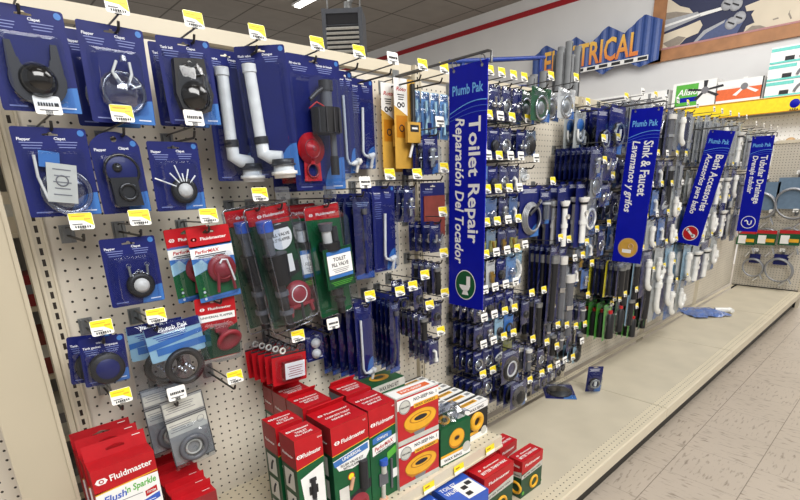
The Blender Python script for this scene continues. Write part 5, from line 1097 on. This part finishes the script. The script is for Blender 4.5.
deck_pack(p_gen, ('hexcoil',.085,.165,bl,'blister'), 2.50, -.26, DZ+.158, 'blue pack with chrome strainer leaning upright on the base deck', 'sink strainer', (.12,0,-.75))
def cloth():
    b = MB(); R = random.Random(11); nx, ny = 12, 9; V = []
    for j in range(ny+1):
        for i in range(nx+1):
            u, v = i/nx, j/ny; V.append((-.17+.34*u+R.uniform(-.01,.01), -.16+.34*v*(1-.3*u)+R.uniform(-.012,.012), .004+.035*math.sin(PI*u)**.7*math.sin(PI*v)+R.uniform(0,.014)))
    F = [(j*(nx+1)+i, j*(nx+1)+i+1, (j+1)*(nx+1)+i+1, (j+1)*(nx+1)+i) for j in range(ny) for i in range(nx)]
    r = empty('drain_part_bag', (4.72,-.16,DZ), rz=-.6); b.add(V, F, 'bag_wrap'); b.build('blue_bag', r)
    p = MB(); p.tube([(.10,-.03,.03),(.17,-.05,.03),(.23,-.06,.028)], .022, 'white_plastic', 10); p.tube([(.22,-.09,.028),(.24,-.03,.028)], .018, 'white_plastic', 10); p.build('drain_part', r); return r
mat('glove_shade', (150,140,128), .6)
mat('bag_wrap', (92,118,176), .25, var=.25, scale=18, coat=.5)
tag(cloth(), 'blue wrapped pack with white plastic end lying at the far end of the base deck', 'drain part')

# ---------------- left edge: end post of the neighbouring run and the gap beside it
s = empty('end_post', (.035,-.12,0)); b = MB(); b.box((0,0,1.15), (.10,.03,2.3), 'post_paint'); b.box((.047,-.002,1.15), (.008,.034,2.3), 'post_paint'); b.build('post_cover', s); tag(s, 'plain beige steel post cover at the left edge, in front of the gap', 'shelf post')
s = empty('neighbouring_panel', (-.62,.0,0)); b = MB(); b.box((.32,.02,.9), (.66,.012,1.8), 'pegboard'); b.build('pegboard_panel', s); tag(s, 'pegboard panel of the neighbouring run, just in view at the lower left edge', 'shelving')
s = empty('rear_shelf_unit', (-.1,.42,0)); b = MB(); b.box((0,.2,.95), (1.0,.02,1.9), 'leaflet_grey'); b.build('back_panel', s)
for k in range(8): b = MB(); b.box((0,.05,.2+k*.21), (1.0,.3,.012), 'beige_steel'); b.build('shelf_board', s)
tag(s, 'dark stocked shelf unit of the next aisle, glimpsed through the gap at the left', 'shelving')
cols = ['dark_red','leaflet','grey_blue','beige_steel','brick','grey_foam','amber']
for k in range(8):
    for j in range(3):
        x = -.06+.09*j; h = .09+.02*((k+j) % 3); o = empty('shelf_carton', (x,.40,.2065+k*.21)); b = MB(); b.box((0,0,h/2), (.075,.12,h), cols[(k*3+j) % 7]); b.box((0,-.0605,h*.55), (.05,.001,h*.3), 'leaflet' if (k+j) % 2 else 'ink_grey'); b.build('carton', o)
        tag(o, f'small {["dark red","pale grey","grey blue","cream","brick red","grey","amber"][(k*3+j) % 7]} carton in the gap, {ordn[j]} along shelf {ordn[7-k]} from the top', 'carton', 'small cartons on the next aisle shelves')

# ---------------- behind the run: grey foam lengths, blue rack
R = random.Random(3); FB = [(2.70,.2),(2.745,.22),(2.79,.2),(2.84,.21),(2.885,.2),(2.93,.22),(2.77,.26),(2.42,.2),(2.48,.22),(2.54,.2)]
for k, (x, y) in enumerate(FB):
    h = 2.03+.03*(k % 3) if k < 7 else 1.87+.02*(k-7); o = empty('pipe_insulation', (x,y,0)); b = MB(); b.lathe([(0,.021),(h,.021),(h,.010),(h-.05,.009)], (0,0,0), (0,0,1), 'grey_foam', 14); b.box((0,-.0212,h*.5), (.003,.002,h-.02), 'ink'); b.build('foam_tube', o)
    tag(o, f'grey foam pipe length behind the pegboard, {ordn[k if k < 7 else k-7]} of the {"right" if k < 7 else "left"} bundle below the electrical sign', 'pipe insulation', 'grey foam lengths, right bundle' if k < 7 else 'grey foam lengths, left bundle')
o = empty('blue_rack', (2.2,.4,0)); b = MB()
for x in (-.1,.62): b.tube([(x,0,0),(x,0,1.93+.11*(x+.1)/.72)], .012, 'rack_blue', 8)
b.tube([(-.2,0,1.925),(.66,0,2.055)], .012, 'rack_blue', 8); b.tube([(-.2,0,1.80),(.66,0,1.90)], .010, 'rack_blue', 8); b.build('rack_frame', o); tag(o, 'blue tubular rack frame rising behind the top rail', 'rack')

# ---------------- perimeter shelving on the back wall
X8 = 8.5; o = empty('perimeter_shelving', (X8,1.2,0)); b = MB(); b.box((.3,-1.2,1.0), (.05,5.6,2.2), 'pegboard_far'); b.build('pegboard_panel', o)
b = MB(); b.box((0,-1.2,2.205), (.03,5.6,.195), 'yellow_band'); b.box((-.017,-1.2,2.296), (.006,5.6,.010), 'gold_dark'); b.box((-.017,-1.2,2.112), (.006,5.6,.010), 'gold_dark')
b.T = Matrix.Translation((-.018,-1.07,2.2)) @ Matrix.Rotation(-PI/2,4,'Z'); b.lathe([(0,.055),(.004,.05),(.005,0)], (0,0,.0), (0,-1,0), 'sign_blue', 18); b.text('AREA', .0, -.075, .03, 'ink', -.002, True); b.T = Matrix.Identity(4); b.build('header_band', o)
b = MB(); b.box((.3,-1.2,2.3), (.6,5.6,.02), 'beige_steel'); b.build('top_shelf', o); b = MB(); b.box((.12,-1.2,1.66), (.34,5.6,.02), 'beige_steel'); b.build('shelf_board', o)
tag(o, 'white wall shelving with bright yellow header band across the far wall', 'shelving')
def fanbox(lab, y0, y1, z0, z1, fn, x=8.56):
    r = empty('ceiling_fan_carton', (x,(y0+y1)/2,z0), rz=-PI/2); w, h = abs(y1-y0), z1-z0; b = MB(); b.box((0,.15,h/2), (w,.3,h), 'white'); fn(b, w, h); b.build('carton', r); tag(r, lab, 'carton', 'ceiling fan cartons on the yellow banded shelving')
def fan(b, x, z, r, m, y=-.003):
    for k in range(5):
        a = PI*(.08+.42*k); b.poly([(x+.15*r*math.cos(a+.5),y,z+.1*r*math.sin(a+.5)),(x+r*math.cos(a+.12),y,z+.55*r*math.sin(a+.12)),(x+r*math.cos(a-.12),y,z+.55*r*math.sin(a-.12)),(x+.15*r*math.cos(a-.5),y,z+.1*r*math.sin(a-.5))][::-1], m)
    b.disc((x,z), r*.2, 'ink_grey', y-.001, 14)
fanbox('white fan carton with dark sketch, left of the green one', 2.30, 1.74, 2.312, 2.60, lambda b,w,h:(fan(b,0,h*.55,.2,'leaflet_grey'), b.box((w*.48,-.002,h/2),(.02,.002,h),'ink')))
fanbox('green and white fan carton with black blades pictured', 1.68, 1.10, 2.312, 2.66, lambda b,w,h:(quad(b,-w*.42,.02,w*.1,h*.92,'lime',-.002), quad(b,-w*.3,h*.22,w*.1,h*.4,'sign_blue',-.003), fan(b,w*.26,h*.6,.24,'ink',-.004), b.text('Alisio',-w*.14,h*.62,.085,'white',-.004,True,True)))
fanbox('orange banded white fan carton', 1.08, .53, 2.312, 2.60, lambda b,w,h:(quad(b,-w*.5,h*.12,w*.48,h*.62,'orange',-.002), fan(b,w*.1,h*.66,.22,'white',-.004), b.box((w*.485,-.003,h/2),(.016,.003,h),'ink')))
for k in range(3):
    fanbox(f'teal striped white carton with curved dark band, {["bottom","middle","top"][k]} of the stack of three', .50, -.25, 2.312+.205*k, 2.312+.205*k+.2, lambda b,w,h:(quad(b,-w*.5,h*.72,-w*.1,h*.92,'teal',-.002), quad(b,-w*.5,0,w*.5,h*.12,'teal',-.002), b.tube([(x,-.004,z) for x,_,z in arc(w*.1,h*.1,h*.66,10,170,10)], .018, 'ink_grey', 5), b.box((-w*.22,-.003,h*.25),(.10,.003,.05),'ink'), b.box((w*.12,-.003,h*.22),(.10,.003,.05),'ink')))
fanbox('white and green carton furthest left on the yellow banded shelving', 2.95, 2.36, 2.312, 2.62, lambda b,w,h:(quad(b,-w*.45,h*.1,w*.45,h*.5,'lime',-.002), b.box((0,-.003,h*.85),(w*.8,.003,.03),'ink_grey')))
for k in range(12):
    y = 1.35-.155*k; o = empty('lamp_fixture', (8.54,y,1.672)); b = MB(); b.lathe([(0,.035),(.05,.055),(.09,.05),(.11,.02)], (0,0,0), (0,0,1), ['tan','brass','tan','offwhite'][k % 4], 14); b.build('shade', o)
    tag(o, f'small tan fixture on the far shelf under the yellow band, {ordn[k]} from the left', 'light fixture', 'tan fixtures under the yellow band')

# ---------------- electrical sign: corrugated sheet with zigzag edges
XS = 9.1; o = empty('electrical_sign', (XS,3.35,3.4), rz=-PI/2)
def lerp(P, y):
    for (a, za), (c_, zc) in zip(P, P[1:]):
        if min(a,c_) <= y <= max(a,c_): return za+(zc-za)*(y-a)/(c_-a)
    return P[-1][1]
TOPL = [(4.53,3.60),(4.25,3.78),(3.93,3.59),(3.65,3.80),(3.37,3.60),(3.06,3.84),(2.76,3.66),(2.45,3.87),(2.16,3.73)]
BOT = [(4.53,3.2),(4.25,3.12),(3.93,3.26),(3.62,3.08),(3.38,3.26),(3.08,3.08),(2.74,3.25),(2.45,3.09),(2.16,3.16)]
b = MB(); n_ = 64
for i in range(n_):
    ya, yb = 4.53-(2.37/n_)*i, 4.53-(2.37/n_)*(i+1); pr = (0,.02,.02,0,0)
    xa, xb = 3.35-ya, 3.35-yb; da, db = [(-.0,-.02),(-.02,-.02),(-.02,0),(0,0)][i % 4]
    b.poly([(xa,da,lerp(BOT,ya)-3.4),(xb,db,lerp(BOT,yb)-3.4),(xb,db,lerp(TOPL,yb)-3.4),(xa,da,lerp(TOPL,ya)-3.4)], 'sign_corrugated')
b.build('corrugated_panel', o)
b = MB(); b.text('ELECTRICAL', -.02, .07, .36, 'sign_letter', -.03, True, False, w=1.76); b.build('lettering', o)
b = MB(); b.box((.06,-.03,-.185), (1.95,.012,.075), 'white')
for k in range(9): b.box((-.83+.222*k,-.038,-.185), (.15,.006,.045), 'ink')
b.build('film_strip', o); tag(o, 'blue corrugated zigzag sign reading ELECTRICAL in orange letters on the far wall', 'sign')
# ---------------- framed mural on the far wall
o = empty('framed_mural', (9.27,.55,3.14), rz=-PI/2); W_, H_ = 3.7, 1.5; Xl = -1.83
b = MB(); b.box((Xl+W_/2,0,.09), (W_,.06,.17), 'wood'); b.box((Xl+.10,0,H_/2), (.2,.06,H_), 'wood'); b.box((Xl+W_-.1,0,H_/2), (.2,.06,H_), 'wood'); b.box((Xl+W_/2,0,H_-.08), (W_,.06,.17), 'wood'); b.box((Xl+W_/2,-.012,.185), (W_-.38,.05,.025), 'wood_pink'); b.build('frame', o)
b = MB(); y = .0; X0 = Xl+.2; b.box((Xl+W_/2,.02,H_/2), (W_-.3,.02,H_-.2), 'mural_navy')
def pg(P, m, yy):
    Q = [atx(640+p[0]/5, p[1]/5, 9.26) for p in P]; b.poly([(.55-q.y, yy, min(q.z-3.14, H_-.12)) for q in Q], m)
pg([(240,250),(300,170),(430,95),(520,100),(470,190),(330,215)], 'mural_mid', -.002); pg([(262,215),(318,152),(426,98),(420,112),(330,165),(280,212)], 'mural_grey', -.003)
pg([(110,175),(230,130),(300,100),(312,125),(290,165),(230,190),(195,225),(105,248),(70,250),(70,190)], 'glove', -.003); pg([(112,218),(190,180),(228,186),(196,222),(140,238)], 'glove_shade', -.004)
pg([(80,90),(80,10),(110,-10),(150,-4),(200,30),(245,40),(264,62),(270,78),(180,88),(115,104)], 'glove', -.003); pg([(84,70),(180,58),(262,66),(268,77),(180,87),(116,102)], 'glove_shade', -.004)
pg([(108,105),(288,58),(304,82),(116,162)], 'mural_grey', -.005); pg([(116,128),(296,68),(300,76),(118,140)], 'white', -.006); pg([(296,66),(430,28),(434,42),(303,82)], 'white', -.006)
for x, y_ in ((437,20),(480,22),(456,116),(496,88)):
    q = atx(640+x/5, y_/5, 9.26); b.lathe([(0,.085),(.01,.08),(.012,.04),(.004,0)], (.55-q.y,-.004,q.z-3.14), (0,-1,0), 'mural_grey', 14); b.box((.55-q.y,-.018,q.z-3.14), (.10,.002,.02), 'ink', r=('Y', .5))
pg([(525,30),(600,0),(620,-40),(830,-60),(830,95),(700,124),(640,138),(515,165),(530,130),(572,112),(556,72),(572,50),(532,56)], 'glove', -.003)
for P_ in ([(740,70),(752,46),(748,62),(760,90),(752,96)], [(662,95),(690,86),(694,92),(666,101)], [(520,160),(560,128),(600,126),(640,138)]): pg(P_, 'glove_shade', -.004)
b.build('mural_picture', o); tag(o, 'wood framed mural of gloved hands holding a screwdriver on the far wall', 'picture')
# ---------------- ceiling: unit heater, strip lights
hp = Vector((4.03,3.93,2.83)); o = empty('unit_heater', hp, rz=-.78); b = MB(); w, h, d = .49, .55, .44
b.box((0,d/2,h/2), (w,d,h), 'heater_grey'); b.box((0,-.006,h-.11), (w*.86,.012,.11), 'ink')
for x in (-w/2+.025, w/2-.025): b.box((x,-.014,h/2), (.05,.028,h), 'heater_grey')
b.box((0,-.012,h-.03), (w,.024,.05), 'heater_grey'); b.box((0,-.010,.20), (w-.1,.004,.34), 'ink'); b.build('heater_case', o)
b = MB()
for k in range(7): b.box((0,-.02,.035+.05*k), (w-.09,.03,.020), 'louver', r=('X',.6))
b.build('louver', o)
b = MB(); [b.tube([(x,.2,h),(x*1.2,.2,HC-hp.z)], .010, 'zinc', 6) for x in (-.2,.2)]; b.build('hanging_rod', o)
b = MB(); b.lathe([(0,.05),(.12,.05)], (.05,.2,h), (0,0,1), 'zinc', 14); b.tube([(.05,.2,h+.1),(.2,.4,h+.35),(.5,.9,HC-hp.z)], .03, 'zinc', 8); b.build('flue_pipe', o)
tag(o, 'grey suspended unit heater with white louvers hanging from the ceiling', 'heater')
LP = [(5.85,7.15),(1.0,-1.6),(4.6,-1.6),(7.6,-1.0)]
for k, (x, y) in enumerate(LP):
    o = empty('strip_light', (x,y,HC-.02), rz=PI/2 if k == 0 else 0); b = MB(); b.box((0,0,-.02), (1.22 if k else 1.3,.16,.04), 'white'); b.build('light_housing', o); b = MB(); b.box((0,0,-.055), (1.18,.12,.03), 'tube_light'); b.build('lamp_tube', o)
    tag(o, ['bright strip light on the ceiling above the unit heater','strip light above the near end of the aisle','strip light above the middle of the aisle','strip light above the far end of the aisle'][k], 'ceiling light', 'ceiling strip lights')
def area(x, y, z, sx_, sy_, e, rot=(0,0,0), col=(1,.985,.96)):
    l = bpy.data.lights.new('added_light', 'AREA'); l.shape = 'RECTANGLE'; l.size = sx_; l.size_y = sy_; l.energy = e; l.color = col
    o = bpy.data.objects.new('added_light', l); C.objects.link(o); o.location = (x,y,z); o.rotation_euler = rot; return o
area(.4,-3.2,3.7,3.5,1.6,LE[0],(math.radians(38),0,0)); area(5.0,-1.8,HC-.12,4.0,1.4,LE[1]); area(6.0,.2,4.2,1.5,5,LE[2],(0,math.radians(-48),0)); area(4,5,HC-.12,5,3,LE[3])  # unseen area lamps added; first tilts at near pegboard, third brightens far shelving
wd = bpy.data.worlds.new('store'); bpy.context.scene.world = wd; wd.use_nodes = True; bg = wd.node_tree.nodes['Background']; bg.inputs[0].default_value = (1,.98,.95,1); bg.inputs[1].default_value = LE[4]
sc = bpy.context.scene; sc.view_settings.view_transform = 'Standard'; sc.view_settings.look = 'None'; sc.view_settings.exposure = EXPO; sc.cycles.max_bounces = 6; sc.cycles.transparent_max_bounces = 24; sc.cycles.sample_clamp_indirect = 4

for o in ():
    if 'label' in o and len(o['label'].split()) > 16: print('LONG', len(o['label'].split()), o['label'])
